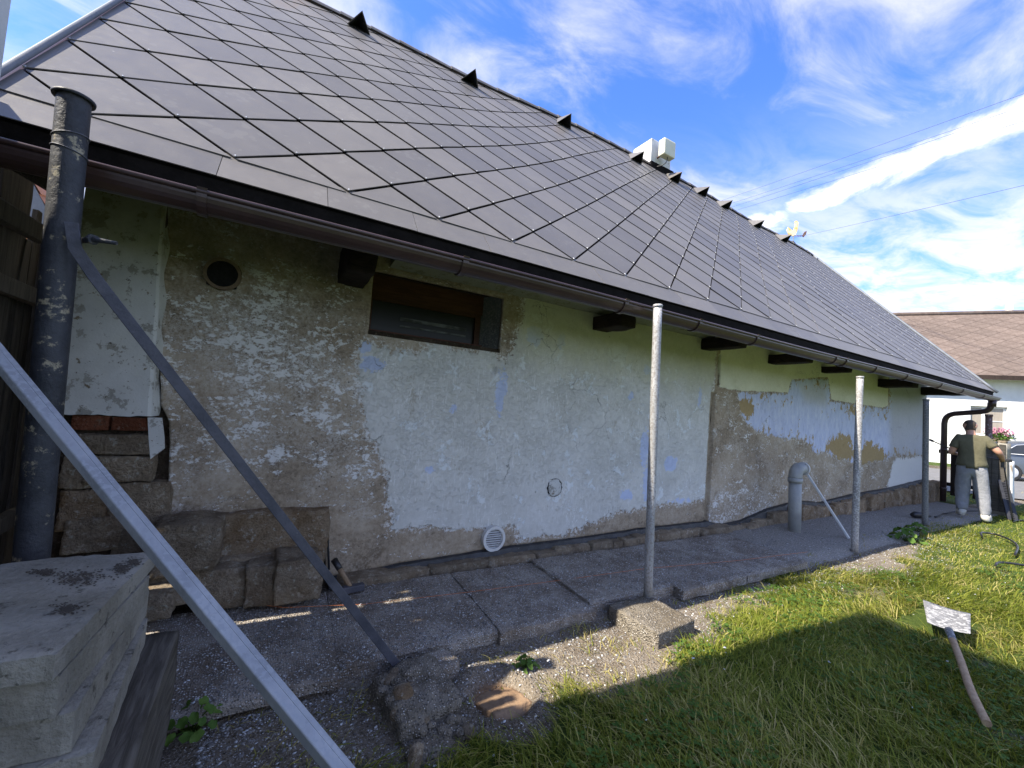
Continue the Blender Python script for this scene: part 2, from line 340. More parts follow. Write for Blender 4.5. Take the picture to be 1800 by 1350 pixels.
def M_stone(name, c1, c2, c3):
    m, b = newmat(name); vec = b.obj()
    n = b.noise(6, 9, 0.65, vec, 0.5); f = b.noise(70, 5, 0.65, vec)
    c = b.mix(b.step(n, 0.35, 0.65), c1, c2); c = b.mix(b.step(b.noise(13, 8, 0.7, vec), 0.56, 0.66), c, c3)
    c = b.mix(b.m('MULTIPLY', b.step(f, 0.48, 0.62), 0.4), c, tuple(x * 0.55 for x in c1))
    c = b.mix(b.m('MULTIPLY', b.step(b.noise(28, 8, 0.75, vec), 0.57, 0.63), 0.6), c, tuple(min(x * 1.35, .6) for x in c3))
    c = b.mix(b.m('MULTIPLY', b.step(b.noise(4, 6, 0.7, vec), 0.57, 0.68), 0.35), c, (0.06, 0.05, 0.038))
    c = b.mix(1.0, c, b.ramp(b.rnd(), [(0, (0.8, 0.8, 0.8)), (1, (1.2, 1.18, 1.15))]), 'MULTIPLY')
    finish(b, c, 0.95, b.m('ADD', b.m('MULTIPLY', b.noise(16, 9, 0.75, vec), 2.0), f), 1.0, 0.03, spec=0.12); return m

def M_gravel_concrete(name, base, light, dark, wet=0.75):
    m, b = newmat(name); vec = b.obj()
    v1 = b.voro(85, vec); col = b.n('ShaderNodeTexVoronoi', {'Scale': 85.0, 'Vector': vec}).outputs['Color']
    lum = b.n('ShaderNodeSeparateColor', {0: col}).outputs[0]
    n = b.noise(3.2, 7, 0.65, vec, 0.3); f = b.noise(160, 3, 0.6, vec)
    c = b.mix(b.step(n, 0.36, 0.66), dark, base)
    peb = b.mix(b.step(lum, 0.15, 0.95), tuple(x * 0.42 for x in base), tuple(min(x * 1.35, .8) for x in light))
    c = b.mix(b.m('MULTIPLY', b.step(v1, 0.5, 0.2), b.step(b.noise(5, 6, 0.6, vec), 0.28, 0.5)), c, peb)
    c = b.mix(b.step(b.m('MULTIPLY', lum, b.step(v1, 0.42, 0.15)), 0.72, 0.80), c, (0.68, 0.67, 0.64))
    finish(b, c, wet, b.m('ADD', b.m('MULTIPLY', b.step(v1, 0.65, 0.1), 1.0), b.m('ADD', b.m('MULTIPLY', n, 1.5), f)), 0.9, 0.012, spec=0.3); return m

def M_galv(name, c1, c2, c3, rough=0.5, metallic=0.35):
    m, b = newmat(name); vec = b.obj()
    n = b.noise(5, 8, 0.65, b.vscale(vec, (1, 1, .45)), 0.4); v = b.voro(60, vec, 'Distance'); sp = b.noise(70, 7, 0.75, vec)
    c = b.mix(b.step(n, 0.38, 0.62), c1, c2); c = b.mix(b.step(b.m('ADD', b.m('MULTIPLY', sp, 0.6), b.m('MULTIPLY', v, 0.3)), 0.44, 0.52), c, c3)
    finish(b, c, b.m('ADD', rough, b.m('MULTIPLY', n, 0.25)), b.m('ADD', n, b.m('MULTIPLY', sp, 0.5)), 0.25, 0.004, metallic); return m

def M_wood(name, c1, c2, stretch=(8, 8, 0.6), rough=0.85):
    m, b = newmat(name); vec = b.vscale(b.obj(), stretch)
    g = b.noise(6, 8, 0.65, vec, 0.6); big = b.noise(1.6, 4, 0.5, b.obj())
    c = b.mix(b.step(b.m('ADD', b.m('MULTIPLY', g, 0.7), b.m('MULTIPLY', big, 0.3)), 0.36, 0.64), c1, c2)
    c = b.mix(1.0, c, b.ramp(b.rnd(), [(0, (0.75, 0.75, 0.75)), (1, (1.25, 1.22, 1.18))]), 'MULTIPLY')
    finish(b, c, rough, g, 0.6, 0.006, spec=0.25); return m

def M_shingle():
    m, b = newmat('fibre_cement_shingle'); vec = b.n('ShaderNodeNewGeometry').outputs['Position']
    n = b.noise(1.3, 6, 0.6, vec, 0.3); f = b.noise(11, 8, 0.65, vec); ff = b.noise(150, 3, 0.6, vec)
    c = b.ramp(b.m('ADD', b.m('MULTIPLY', n, 0.5), b.m('MULTIPLY', f, 0.5)), [(0.3, (0.102, 0.095, 0.089)), (0.55, (0.126, 0.118, 0.110)), (0.75, (0.152, 0.143, 0.132))])
    c = b.mix(1.0, c, b.ramp(b.rnd(), [(0, (0.84, 0.84, 0.87)), (0.5, (1.04, 1.04, 1.04)), (1, (1.22, 1.20, 1.17))]), 'MULTIPLY')
    sp = b.step(b.voro(5.5, vec), 0.035, 0.02); c = b.mix(b.m('MULTIPLY', sp, 0.8), c, (0.34, 0.33, 0.30))
    hz = b.n('ShaderNodeSeparateXYZ', {0: vec}).outputs[2]
    ru = b.m('MULTIPLY', b.step(b.noise(2.2, 7, 0.65, b.vscale(vec, (1, .35, .35))), 0.56, 0.68), b.step(hz, 4.9, 6.4))
    c = b.mix(b.m('MULTIPLY', ru, 0.55), c, (0.16, 0.115, 0.075))
    lich = b.step(b.m('ADD', b.m('MULTIPLY', b.voro(17, vec), -0.5), b.noise(2.6, 5, 0.6, vec)), 0.42, 0.46); c = b.mix(b.m('MULTIPLY', lich, 0.10), c, (0.27, 0.265, 0.235))
    run = b.step(b.noise(3.0, 8, 0.7, b.vscale(vec, (3.2, .4, .4))), 0.60, 0.72); c = b.mix(b.m('MULTIPLY', run, 0.22), c, (0.10, 0.094, 0.09))
    finish(b, c, b.m('ADD', 0.36, b.m('MULTIPLY', f, 0.20)), b.m('ADD', f, ff), 0.12, 0.004, spec=0.5); return m

MAT = {}
MAT['wall'] = M_wall(); MAT['white_plaster'] = M_white_plaster()
MAT['shingle'] = M_shingle()
MAT['deck'] = M_simple('roof_underlay', (0.008, 0.007, 0.006), (0.014, 0.012, 0.011), spec=0.05)
MAT['gutter'] = M_simple('brown_gutter_paint', (0.046, 0.026, 0.025), (0.062, 0.036, 0.033), 5, 0.30, 0.05, 0.002, spec=0.5, c3=(0.09, 0.075, 0.07), c3lo=0.70, c3hi=0.74, c3scale=30)
MAT['beam'] = M_wood('charred_beam', (0.010, 0.007, 0.006), (0.035, 0.024, 0.020), (2, 2, 9))
MAT['bounceboard'] = M_wood('pale_bounce_boards', (0.30, 0.28, 0.23), (0.52, 0.50, 0.44), (0.6, 8, 8))  # pale like a cream plaster soffit, lightened to bounce light under the eaves
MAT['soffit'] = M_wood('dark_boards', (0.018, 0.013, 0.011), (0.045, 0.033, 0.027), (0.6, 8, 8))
MAT['frame'] = M_wood('red_brown_window_wood', (0.055, 0.022, 0.014), (0.10, 0.042, 0.024), (0.8, 6, 8), 0.6)
MAT['stone'] = M_stone('field_stone', (0.27, 0.21, 0.145), (0.43, 0.355, 0.26), (0.54, 0.475, 0.38))
MAT['stone_warm'] = M_stone('warm_sandstone', (0.26, 0.18, 0.105), (0.42, 0.33, 0.23), (0.54, 0.48, 0.40))
MAT['brick'] = M_stone('old_brick', (0.17, 0.062, 0.034), (0.27, 0.105, 0.06), (0.24, 0.17, 0.125))
MAT['mortar'] = M_stone('earth_mortar', (0.075, 0.058, 0.042), (0.14, 0.11, 0.082), (0.18, 0.155, 0.125))
MAT['felt'] = M_simple('bitumen_felt', (0.018, 0.019, 0.022), (0.045, 0.047, 0.052), 9, 0.5, 0.6, 0.01, spec=0.5, c3=(0.16, 0.16, 0.16), c3lo=0.60, c3hi=0.70, c3scale=30)
MAT['slab'] = M_gravel_concrete('exposed_aggregate', (0.40, 0.355, 0.30), (0.72, 0.69, 0.64), (0.20, 0.16, 0.12))
MAT['footing'] = M_gravel_concrete('footing_concrete', (0.25, 0.22, 0.175), (0.38, 0.34, 0.29), (0.14, 0.115, 0.08), 0.95)
MAT['stackslab'] = M_simple('cast_concrete', (0.20, 0.185, 0.15), (0.32, 0.30, 0.255), 4, 0.95, 0.9, 0.010, 70, spec=0.15, c3=(0.10, 0.092, 0.075), c3lo=0.58, c3hi=0.66, c3scale=17)
MAT['galv'] = M_galv('galvanised_tube', (0.25, 0.26, 0.28), (0.36, 0.37, 0.39), (0.31, 0.325, 0.345), 0.45, 0.3)
MAT['post'] = M_galv('weathered_zinc_post', (0.34, 0.34, 0.34), (0.44, 0.44, 0.44), (0.27, 0.255, 0.24), 0.5, 0.25)
MAT['darkpost'] = M_galv('dull_dark_post', (0.10, 0.105, 0.105), (0.16, 0.165, 0.165), (0.22, 0.21, 0.2), 0.6, 0.2)
MAT['mottled'] = M_galv('mottled_zinc_post', (0.24, 0.23, 0.22), (0.32, 0.31, 0.30), (0.46, 0.45, 0.44), 0.55, 0.2)
MAT['ironpipe'] = M_simple('tarred_iron', (0.018, 0.020, 0.025), (0.045, 0.048, 0.056), 7, 0.55, 0.5, 0.006, 70, spec=0.4, c3=(0.32, 0.28, 0.19), c3lo=0.57, c3hi=0.64, c3scale=11)
MAT['ironbar'] = M_simple('painted_flat_iron', (0.045, 0.047, 0.060), (0.085, 0.085, 0.102), 9, 0.5, 0.5, 0.004, 90, spec=0.4, c3=(0.2, 0.2, 0.21), c3lo=0.69, c3hi=0.73, c3scale=50)
MAT['rust'] = M_simple('rusty_iron', (0.10, 0.05, 0.035), (0.17, 0.10, 0.08), 12, 0.8, 0.5, 0.005, 60, c3=(0.33, 0.31, 0.3), c3lo=0.56, c3hi=0.62, c3scale=28)
MAT['oldwood'] = M_wood('grey_weathered_board', (0.028, 0.025, 0.021), (0.072, 0.064, 0.054))
MAT['timber'] = M_wood('grey_timber', (0.045, 0.040, 0.033), (0.115, 0.105, 0.09), (9, 0.7, 9))
MAT['ashwood'] = M_wood('shovel_handle_wood', (0.24, 0.16, 0.095), (0.36, 0.26, 0.165), (6, 6, 6), 0.7)
MAT['zinc_sheet'] = M_simple('verge_zinc', (0.13, 0.145, 0.165), (0.18, 0.195, 0.215), 5, 0.6, 0.1, 0.003, metallic=0.2)
MAT['pvc'] = M_simple('grey_pvc', (0.27, 0.28, 0.275), (0.34, 0.35, 0.345), 6, 0.5, 0.1, 0.003, c3=(0.2, 0.2, 0.18), c3lo=0.62, c3hi=0.75, c3scale=9)
MAT['whiteplastic'] = M_simple('white_plastic', (0.62, 0.62, 0.60), (0.70, 0.70, 0.68), 6, 0.45, 0.05, 0.002)
MAT['cream'] = M_simple('cream_plastic', (0.62, 0.60, 0.44), (0.70, 0.68, 0.52), 3, 0.4, 0.03, 0.002)
MAT['ceramic'] = M_simple('clay_ring', (0.15, 0.105, 0.07), (0.24, 0.175, 0.12), 12, 0.8, 0.3, 0.004)
MAT['black'] = M_simple('black_void', (0.006, 0.006, 0.007), (0.014, 0.014, 0.016), 30, 0.9, 0.6, 0.02)
MAT['blackplastic'] = M_simple('black_plastic', (0.010, 0.010, 0.011), (0.022, 0.022, 0.024), 20, 0.4, 0.2, 0.003)
MAT['limewhite'] = M_simple('lime_white_chimney', (0.60, 0.59, 0.56), (0.74, 0.735, 0.71), 4, 0.9, 0.3, 0.006, stretch=(2, 2, .6), c3=(0.25, 0.21, 0.17), c3lo=0.585, c3hi=0.66, c3scale=5)
MAT['houseWhite'] = M_simple('white_render', (0.62, 0.61, 0.58), (0.70, 0.69, 0.66), 3, 0.95, 0.25, 0.004, 120)
MAT['renderWhite'] = M_simple('pale_grey_render', (0.55, 0.56, 0.56), (0.63, 0.64, 0.64), 3, 0.95, 0.25, 0.004, 120)
MAT['brownroof'] = M_simple('brown_bitumen_shingle', (0.105, 0.076, 0.060), (0.155, 0.118, 0.096), 4, 0.9, 0.3, 0.004, 40, vary=0.12)
MAT['redtile'] = M_simple('red_clay_tile', (0.36, 0.15, 0.085), (0.48, 0.22, 0.13), 6, 0.8, 0.2, 0.004, vary=0.12)
MAT['orangeboard'] = M_wood('varnished_orange_board', (0.25, 0.105, 0.03), (0.36, 0.165, 0.055), (0.7, 0.7, 7), 0.5)
MAT['string'] = M_simple('orange_string', (0.55, 0.16, 0.05), (0.65, 0.22, 0.08))
MAT['alu'] = M_simple('aluminium_bar', (0.50, 0.52, 0.55), (0.60, 0.62, 0.64), 6, 0.4, 0.1, 0.002, metallic=0.3)
MAT['asphalt'] = M_simple('grey_asphalt', (0.12, 0.118, 0.115), (0.17, 0.168, 0.163), 6, 0.95, 0.4, 0.004, 120)
MAT['clay'] = M_simple('clay_lump', (0.20, 0.125, 0.07), (0.30, 0.20, 0.12), 7, 0.95, 0.7, 0.01, 60)
MAT['skin'] = M_simple('skin', (0.42, 0.22, 0.145), (0.50, 0.275, 0.185), 9, 0.55, 0.1, 0.003)
MAT['hair'] = M_simple('dark_hair', (0.028, 0.019, 0.013), (0.07, 0.048, 0.034), 60, 0.7, 0.6, 0.006, 200)
MAT['shirt'] = M_simple('olive_cotton', (0.085, 0.078, 0.045), (0.11, 0.102, 0.060), 12, 0.95, 0.4, 0.012, 40)
MAT['trouser'] = M_simple('grey_jersey', (0.19, 0.195, 0.21), (0.25, 0.255, 0.27), 7, 0.95, 0.5, 0.02, 30)
MAT['shoe'] = M_simple('pale_shoe', (0.42, 0.40, 0.35), (0.55, 0.53, 0.48), 20, 0.7, 0.2, 0.004)
MAT['fencedark'] = M_wood('dark_stained_fence', (0.020, 0.014, 0.012), (0.045, 0.032, 0.026), (6, 6, 0.6))
MAT['chip'] = M_simple('plaster_chip', (0.45, 0.45, 0.44), (0.66, 0.67, 0.68), 4, 0.9, 0.2, 0.003)
m, b = newmat('car_paint'); finish(b, b.mix(b.noise(3, 3, 0.5, b.obj()), (0.105, 0.125, 0.15), (0.115, 0.135, 0.16)), 0.25, metallic=0.45, spec=0.6); MAT['carpaint'] = m
m, b = newmat('dark_glass'); finish(b, b.mix(b.noise(2, 4, .5, b.obj()), (0.012, 0.014, 0.016), (0.03, 0.034, 0.036)), 0.06, spec=0.6); MAT['darkglass'] = m
m, b = newmat('old_window_glass'); nb = b.noise(3, 4, 0.5, b.obj()); p = finish(b, b.mix(nb, (0.010, 0.011, 0.010), (0.03, 0.032, 0.030)), 0.3, nb, 0.2, 0.01, spec=0.25); MAT['pane'] = m
m, b = newmat('net_curtain'); vec = b.obj(); finish(b, b.mix(b.step(b.noise(5, 6, .6, b.vscale(vec, (1.5, 1, 4))), .4, .65), (0.05, 0.052, 0.05), (0.16, 0.165, 0.17)), 0.9); MAT['curtain'] = m
m, b = newmat('red_lens'); finish(b, b.mix(b.noise(30, 2, .5, b.obj()), (0.35, 0.02, 0.02), (0.5, 0.05, 0.04)), 0.2); MAT['redlens'] = m
m, b = newmat('rubber'); finish(b, b.mix(b.noise(30, 2, .5, b.obj()), (0.012, 0.012, 0.012), (0.022, 0.022, 0.022)), 0.8); MAT['rubber'] = m
m, b = newmat('curtained_pane'); finish(b, b.mix(b.noise(2, 4, .5, b.vscale(b.obj(), (6, 6, 1))), (0.22, 0.19, 0.15), (0.36, 0.32, 0.27)), 0.15); MAT['curtpane'] = m
m, b = newmat('weathercock_paint'); finish(b, b.mix(b.step(b.noise(7, 3, .5, b.obj()), .45, .55), (0.80, 0.52, 0.16), (0.82, 0.70, 0.45)), 0.6); MAT['cock'] = m
m, b = newmat('pink_petals'); finish(b, b.mix(b.noise(14, 3, .5, b.obj()), (0.32, 0.10, 0.16), (0.46, 0.22, 0.28)), 0.7); MAT['petal'] = m
def M_leaf(name, c1, c2, c3, tr=0.35, attr=True):
    m, b = newmat(name)
    f = b.attr('tint') if attr else b.m('ADD', b.m('MULTIPLY', b.noise(30, 4, .6, b.obj()), 0.6), b.m('MULTIPLY', b.rnd(), 0.45))
    c = b.ramp(f, [(0.0, c1), (0.55, c2), (1.0, c3)])
    d = b.n('ShaderNodeBsdfPrincipled', {'Base Color': c, 'Roughness': 0.6, 'Specular IOR Level': 0.12})
    t = b.n('ShaderNodeBsdfTranslucent', {'Color': b.mix(1.0, c, (1.15, 1.1, 0.6), 'MULTIPLY')})
    s = b.n('ShaderNodeMixShader', {0: tr, 1: d.outputs[0], 2: t.outputs[0]}); b.n('ShaderNodeOutputMaterial', {'Surface': s.outputs[0]}); return m
MAT['grass'] = M_leaf('meadow_grass', (0.11, 0.145, 0.018), (0.245, 0.265, 0.042), (0.48, 0.40, 0.17))
MAT['leaf'] = M_leaf('broad_leaf', (0.045, 0.10, 0.02), (0.09, 0.16, 0.03), (0.15, 0.22, 0.05), 0.25, False)

def M_ground():
    m, b = newmat('lawn_soil'); vec = b.obj()
    n = b.noise(2.2, 8, 0.65, vec, 0.3); f = b.noise(45, 6, 0.7, vec); v = b.voro(60, vec)
    soil = b.mix(b.step(b.m('ADD', b.m('MULTIPLY', n, .5), b.m('MULTIPLY', f, .5)), 0.35, 0.65), (0.10, 0.078, 0.054), (0.255, 0.215, 0.165))
    soil = b.mix(b.step(b.noise(110, 4, .7, vec), 0.57, 0.63), soil, (0.46, 0.44, 0.41))
    soil = b.mix(b.step(b.noise(70, 5, .7, b.vscale(vec, (1, 1.3, 1))), 0.58, 0.64), soil, (0.05, 0.042, 0.032))
    grn = b.mix(n, (0.035, 0.06, 0.012), (0.085, 0.115, 0.025))
    gm = b.step(b.m('ADD', b.attr('grassy'), b.m('MULTIPLY', b.m('SUBTRACT', f, 0.5), 0.8)), 0.35, 0.65)
    c = b.mix(gm, soil, grn); c = b.mix(b.step(b.m('ADD', b.attr('clay'), b.m('MULTIPLY', b.m('SUBTRACT', f, .5), .3)), 0.4, 0.6), c, b.mix(f, (0.17, 0.10, 0.055), (0.27, 0.175, 0.105)))
    gv = b.mix(b.step(v, 0.1, 0.5), (0.50, 0.47, 0.43), (0.28, 0.26, 0.23)); c = b.mix(b.step(b.m('ADD', b.attr('gravel'), b.m('MULTIPLY', b.m('SUBTRACT', n, .5), .5)), .4, .6), c, gv)
    finish(b, c, 0.97, b.m('ADD', b.m('MULTIPLY', f, 1.2), b.m('MULTIPLY', b.step(v, .5, .1), .6)), 0.8, 0.02, spec=0.1); return m
MAT['ground'] = M_ground()

# ================================================================== ground
def sstep(x, a, c): t = np.clip((x - a) / (c - a), 0, 1); return t * t * (3 - 2 * t)
PIT = (1.20, 1.95)
def zground(x, y):
    x = np.asarray(x, float); y = np.asarray(y, float)
    z = -0.10 + 0.07 * sstep(x, 4.5, 9.5)
    P = np.stack([x, y, 0 * x], -1).reshape(-1, 3)
    near = np.exp(-((x - 3) ** 2 + y ** 2) / 900.0)
    z = z + near * (fbm(P, 1.1, 4, 3).reshape(x.shape) * 0.07 + fbm(P, 7.0, 3, 5).reshape(x.shape) * 0.025)
    path = sstep(y, 2.28, 2.50) * sstep(x, -1.2, -0.8)
    z = z * (1 - path) + path * (-0.055 + 0.045 * sstep(x, 4.9, 5.4) + fbm(P, 9, 3, 8).reshape(x.shape) * 0.02)
    d = np.sqrt(((x - PIT[0]) / 0.17) ** 2 + ((y - PIT[1]) / 0.20) ** 2)
    z = z - 0.10 * np.clip(1 - d ** 2, 0, 1) + 0.035 * np.exp(-((d - 1.15) / 0.22) ** 2)
    return z
def axis(segs):
    o = []
    for a, c, s in segs: o.append(np.arange(a, c - 1e-6, s))
    o.append([segs[-1][1]]); return np.concatenate(o)
gx = axis([(-400, -40, 60), (-40, -6, 4), (-6, -1, 0.25), (-1, 6, 0.045), (6, 14, 0.12), (14, 60, 4), (60, 600, 60)])
gy = axis([(-300, -30, 45), (-30, -3, 3), (-3, 0.4, 0.17), (0.4, 3.0, 0.045), (3.0, 4.2, 0.1), (4.2, 30, 4), (30, 500, 60)])
GX, GY = np.meshgrid(gx, gy, indexing='ij'); GZ = zground(GX, GY)
nx, ny = GX.shape; idx = np.arange(nx * ny).reshape(nx, ny)
gf = np.stack([idx[:-1, :-1], idx[1:, :-1], idx[1:, 1:], idx[:-1, 1:]], -1).reshape(-1, 4)
def set_attr(o, name, arr):
    a = o.data.attributes.new(name, 'FLOAT', 'POINT'); a.data.foreach_set('value', np.asarray(arr, np.float32).ravel())
ground = tag(fastmesh('ground', np.stack([GX, GY, GZ], -1).reshape(-1, 3), gf, MAT['ground'], smooth=True), kind='structure')
def grassiness(x, y):
    """0 bare soil .. 1 thick grass"""
    P = np.stack([np.ravel(x), np.ravel(y), 0 * np.ravel(x)], -1); n = fbm(P, 1.6, 4, 21).reshape(np.shape(x)); n2 = fbm(P, 5.0, 3, 31).reshape(np.shape(x))
    edge = 1.93 - 0.17 * sstep(x, 1.0, 0.2) + 0.30 * sstep(x, 6.0, 9.0)        # where lawn gives way to bare ground by the path
    edge = edge - 0.30 * np.exp(-((x - 2.1) / 0.65) ** 2) + 0.30 * np.exp(-((x - 4.7) / 0.6) ** 2) + 0.22 * sstep(x, 2.8, 3.4) - 0.10 * np.exp(-((x - 6.6) / 0.8) ** 2)
    g = sstep(edge + n * 0.7 + n2 * 0.35 - y, -0.12, 0.30)
    d = np.sqrt(((x - PIT[0]) / 0.25) ** 2 + ((y - PIT[1] + .03) / 0.30) ** 2)
    g = g * sstep(d, 0.75, 1.3)
    lump = np.sqrt(((x - 0.78) / 0.30) ** 2 + ((y - 2.05) / 0.40) ** 2); g = g * sstep(lump, 0.7, 1.1)
    bare = sstep(fbm(P, 2.3, 3, 44).reshape(np.shape(x)), 0.15, 0.28); g = g * (1 - 0.5 * bare)
    left = sstep(x, -0.1, 0.9) * 0.75 + 0.25; g = g * np.where(y > 1.35, left, 1.0)
    return np.where(y > 2.9, np.where((x > 13) & (y < 30), 0.8, 0.0), g)
set_attr(ground, 'grassy', grassiness(GX, GY))
d = np.sqrt(((GX - PIT[0]) / 0.17) ** 2 + ((GY - PIT[1]) / 0.20) ** 2)
set_attr(ground, 'clay', np.clip(1.25 - d, 0, 1)); set_attr(ground, 'gravel', sstep(GY, 2.25, 2.4) * sstep(GX, 4.3, 5.2) * (1 - sstep(GX, 12.5, 13.5)) * (GY < 4))

# road in front of the far house
rd = np.array([0.58, -0.815]); rn = np.array([0.815, 0.58])
def far(u, w, z): p = np.array([24.2, 4.6]) + rd * u + rn * w; return (p[0], p[1], z)
rv = [far(-40, -7.5, 0.0), far(40, -7.5, 0.0), far(40, 2.4, 0.0), far(-40, 2.4, 0.0)]
zr = 0.03
tag(mesh('road', [(p[0], p[1], zr) for p in rv], [(0, 1, 2, 3)], MAT['asphalt']), kind='structure')
v, f = boxvf(-1, 1, -1, 1, 0, 1)
kv = [far(sx * 40, 2.4 + (0.16 if sy > 0 else 0), 0.0 if z == 0 else 0.14) for (sx, sy, z) in v]
tag(mesh('kerb', kv, f, MAT['footing']), kind='structure')

# ================================================================== path of concrete slabs along the wall
path_root = tag(bpy.data.objects.new('path', None), kind='structure'); COL.objects.link(path_root)
SL = [(-0.62, 0.463, 2.30, 3.30, -0.005, 0.06), (0.468, 1.412, 2.365, 3.30, 0.0, 0.08), (1.417, 2.205, 2.34, 3.28, 0.004, 0.09), (2.210, 3.122, 2.40, 3.28, 0.022, 0.095), (3.128, 4.022, 2.30, 3.28, 0.012, 0.09), (4.027, 5.15, 2.30, 3.28, 0.006, 0.08)]
for i, (x0, x1, y0, y1, zt, th) in enumerate(SL):
    sk = 0.05
    nxs, nys = 26, 24
    top = []
    for a in range(nxs + 1):
        for c in range(nys + 1):
            fx, fy = a / nxs, c / nys; x = x0 + (x1 - x0) * fx + sk * (fy - 0.0); y = y0 + (y1 - y0) * fy
            if c == 0: y += 0.035 * fbm(np.array([[x * 9, i, 1.]]), 1, 3, 4)[0]
            if a in (0, nxs): x += 0.008 * fbm(np.array([[y * 9, i, 7.]]), 1, 3, 4)[0]
            z = zt + 0.010 * fbm(np.array([[x * 4, y * 4, i]]), 1, 3, 2)[0] - (0.012 if c == 0 else 0.005 if a in (0, nxs) else 0) + 0.008 * math.sin(i * 2.1) * (fx - .5)
            top.append((x, y, z))
    n1 = nys + 1; fc = [(a * n1 + c, (a + 1) * n1 + c, (a + 1) * n1 + c + 1, a * n1 + c + 1) for a in range(nxs) for c in range(nys)]
    ring = [a * n1 for a in range(nxs + 1)] + [nxs * n1 + c for c in range(1, n1)] + [a * n1 + nys for a in range(nxs - 1, -1, -1)] + [c for c in range(nys - 1, 0, -1)]
    base = len(top); vv = list(top)
    for k in ring: p = top[k]; vv.append((p[0] + random.uniform(-.004, .004), p[1] + random.uniform(-.006, .006), zt - th * 0.5))
    b2 = len(vv)
    for k in ring: p = top[k]; vv.append((p[0], p[1] + 0.004, zt - th))
    L = len(ring)
    for k in range(L):
        k2 = (k + 1) % L; fc.append((ring[k], base + k, base + k2, ring[k2])); fc.append((base + k, b2 + k, b2 + k2, base + k2))
    fc.append(tuple(b2 + k for k in range(L)))
    mesh('slab', vv, fc, MAT['slab'], path_root)

# ================================================================== cottage
house = empty('cottage', (6.0, 3.6, 0.0), 'low old cottage with patchy peeling plaster wall and long dark diamond-slated roof', 'cottage')
YW = 3.48; XR = 12.95
def W(x, y): p = ony(x, y, YW); return (p[0], p[2])
# --- plaster skin of the long wall
bot = [(-0.70, 0.545), W(300, 916), W(420, 910), W(568, 899), W(574, 1014), W(640, 1003), W(700, 990), W(800, 975), W(850, 966), W(1000, 946), W(1130, 927), W(1240, 915), W(1262, 922), W(1300, 915), W(1345, 895), W(1400, 880), W(1440, 883), W(1500, 868), W(1560, 858), W(1600, 848), W(1640, 838)]
bx_ = np.array([p[0] for p in bot]); bz_ = np.array([p[1] for p in bot])
def zbot(x): return np.interp(x, bx_, bz_) + 0.012 * fbm(np.stack([np.asarray(x, float) * 5, 0 * np.asarray(x, float), 0 * np.asarray(x, float)], -1).reshape(-1, 3), 1, 4, 14).reshape(np.shape(x))
WX0, WX1, WZ0, WZ1 = 0.675, 1.87, 1.94, 2.43
xs = np.unique(np.round(np.concatenate([np.arange(-0.60, 0.66, 0.017), np.linspace(WX0, WX1, 70), np.arange(1.887, 4.9, 0.018), np.arange(4.9, 5.35, 0.010), np.arange(5.36, 8, 0.026), np.arange(8, XR, 0.045), [XR]]), 4))
lo = np.linspace(0, 1, 96); rows = []
zb = zbot(xs)
cols_z = np.concatenate([zb[:, None] + (WZ0 - zb)[:, None] * lo[None, :], np.linspace(WZ0, WZ1, 26)[None, 1:].repeat(len(xs), 0), np.linspace(WZ1, 2.85, 12)[None, 1:].repeat(len(xs), 0)], 1)
nr = cols_z.shape[1]
PX = xs[:, None].repeat(nr, 1); PZ = cols_z
xl = -0.60 - 0.05 * sstep(PZ, 1.15, 1.3) + np.clip((2.37 - PZ) / 1.84, -0.3, 1) * 0.145 + 0.02 * fbm(np.stack([0 * PZ, 0 * PZ, PZ * 6], -1).reshape(-1, 3), 1, 3, 2).reshape(PZ.shape)
PX = PX + (xl + 0.60) * np.clip(1 - (PX + 0.60) / 0.6, 0, 1)
Pw = np.stack([PX.ravel(), PZ.ravel()], -1)
P3 = np.stack([PX.ravel(), 0 * PX.ravel(), PZ.ravel()], -1)
yy = 0.030 * fbm(P3, 0.9, 3, 40) + 0.012 * fbm(P3, 4.5, 3, 41)
crk = 5.095 + (Pw[:, 1] - 1.0) * 0.025 + 0.02 * fbm(P3, 3, 3, 43)
gw = np.where(Pw[:, 1] < 1.80, 0.055, 0.0)
groove = sstep(gw - np.abs(Pw[:, 0] - crk - 0.03), -0.006, 0.010) * (Pw[:, 1] < 1.80)
g2 = sstep(0.028 - np.abs(Pw[:, 0] - 5.245 - 0.015 * fbm(P3, 8, 3, 44)), -0.006, 0.008) * ((Pw[:, 1] > 1.90) & (Pw[:, 1] < 2.32))
hole = lambda x, z, r: sstep(r - np.sqrt((Pw[:, 0] - x) ** 2 + (Pw[:, 1] - z) ** 2) + 0.02 * fbm(P3, 9, 3, 47), -0.005, 0.01)
hx, hz = W(865, 650)
yy = yy + 0.045 * groove + 0.05 * g2 + 0.03 * hole(hx, hz, 0.04)
yy = yy + 0.012 * sstep(Pw[:, 0], 5.1, 5.3) - 0.018 * 0
idx = np.arange(len(xs) * nr).reshape(len(xs), nr)
q = np.stack([idx[:-1, :-1], idx[1:, :-1], idx[1:, 1:], idx[:-1, 1:]], -1).reshape(-1, 4)
cx = PX.ravel()[q].mean(1); cz = PZ.ravel()[q].mean(1)
q = q[~((cx > WX0) & (cx < WX1) & (cz > WZ0) & (cz < WZ1))]
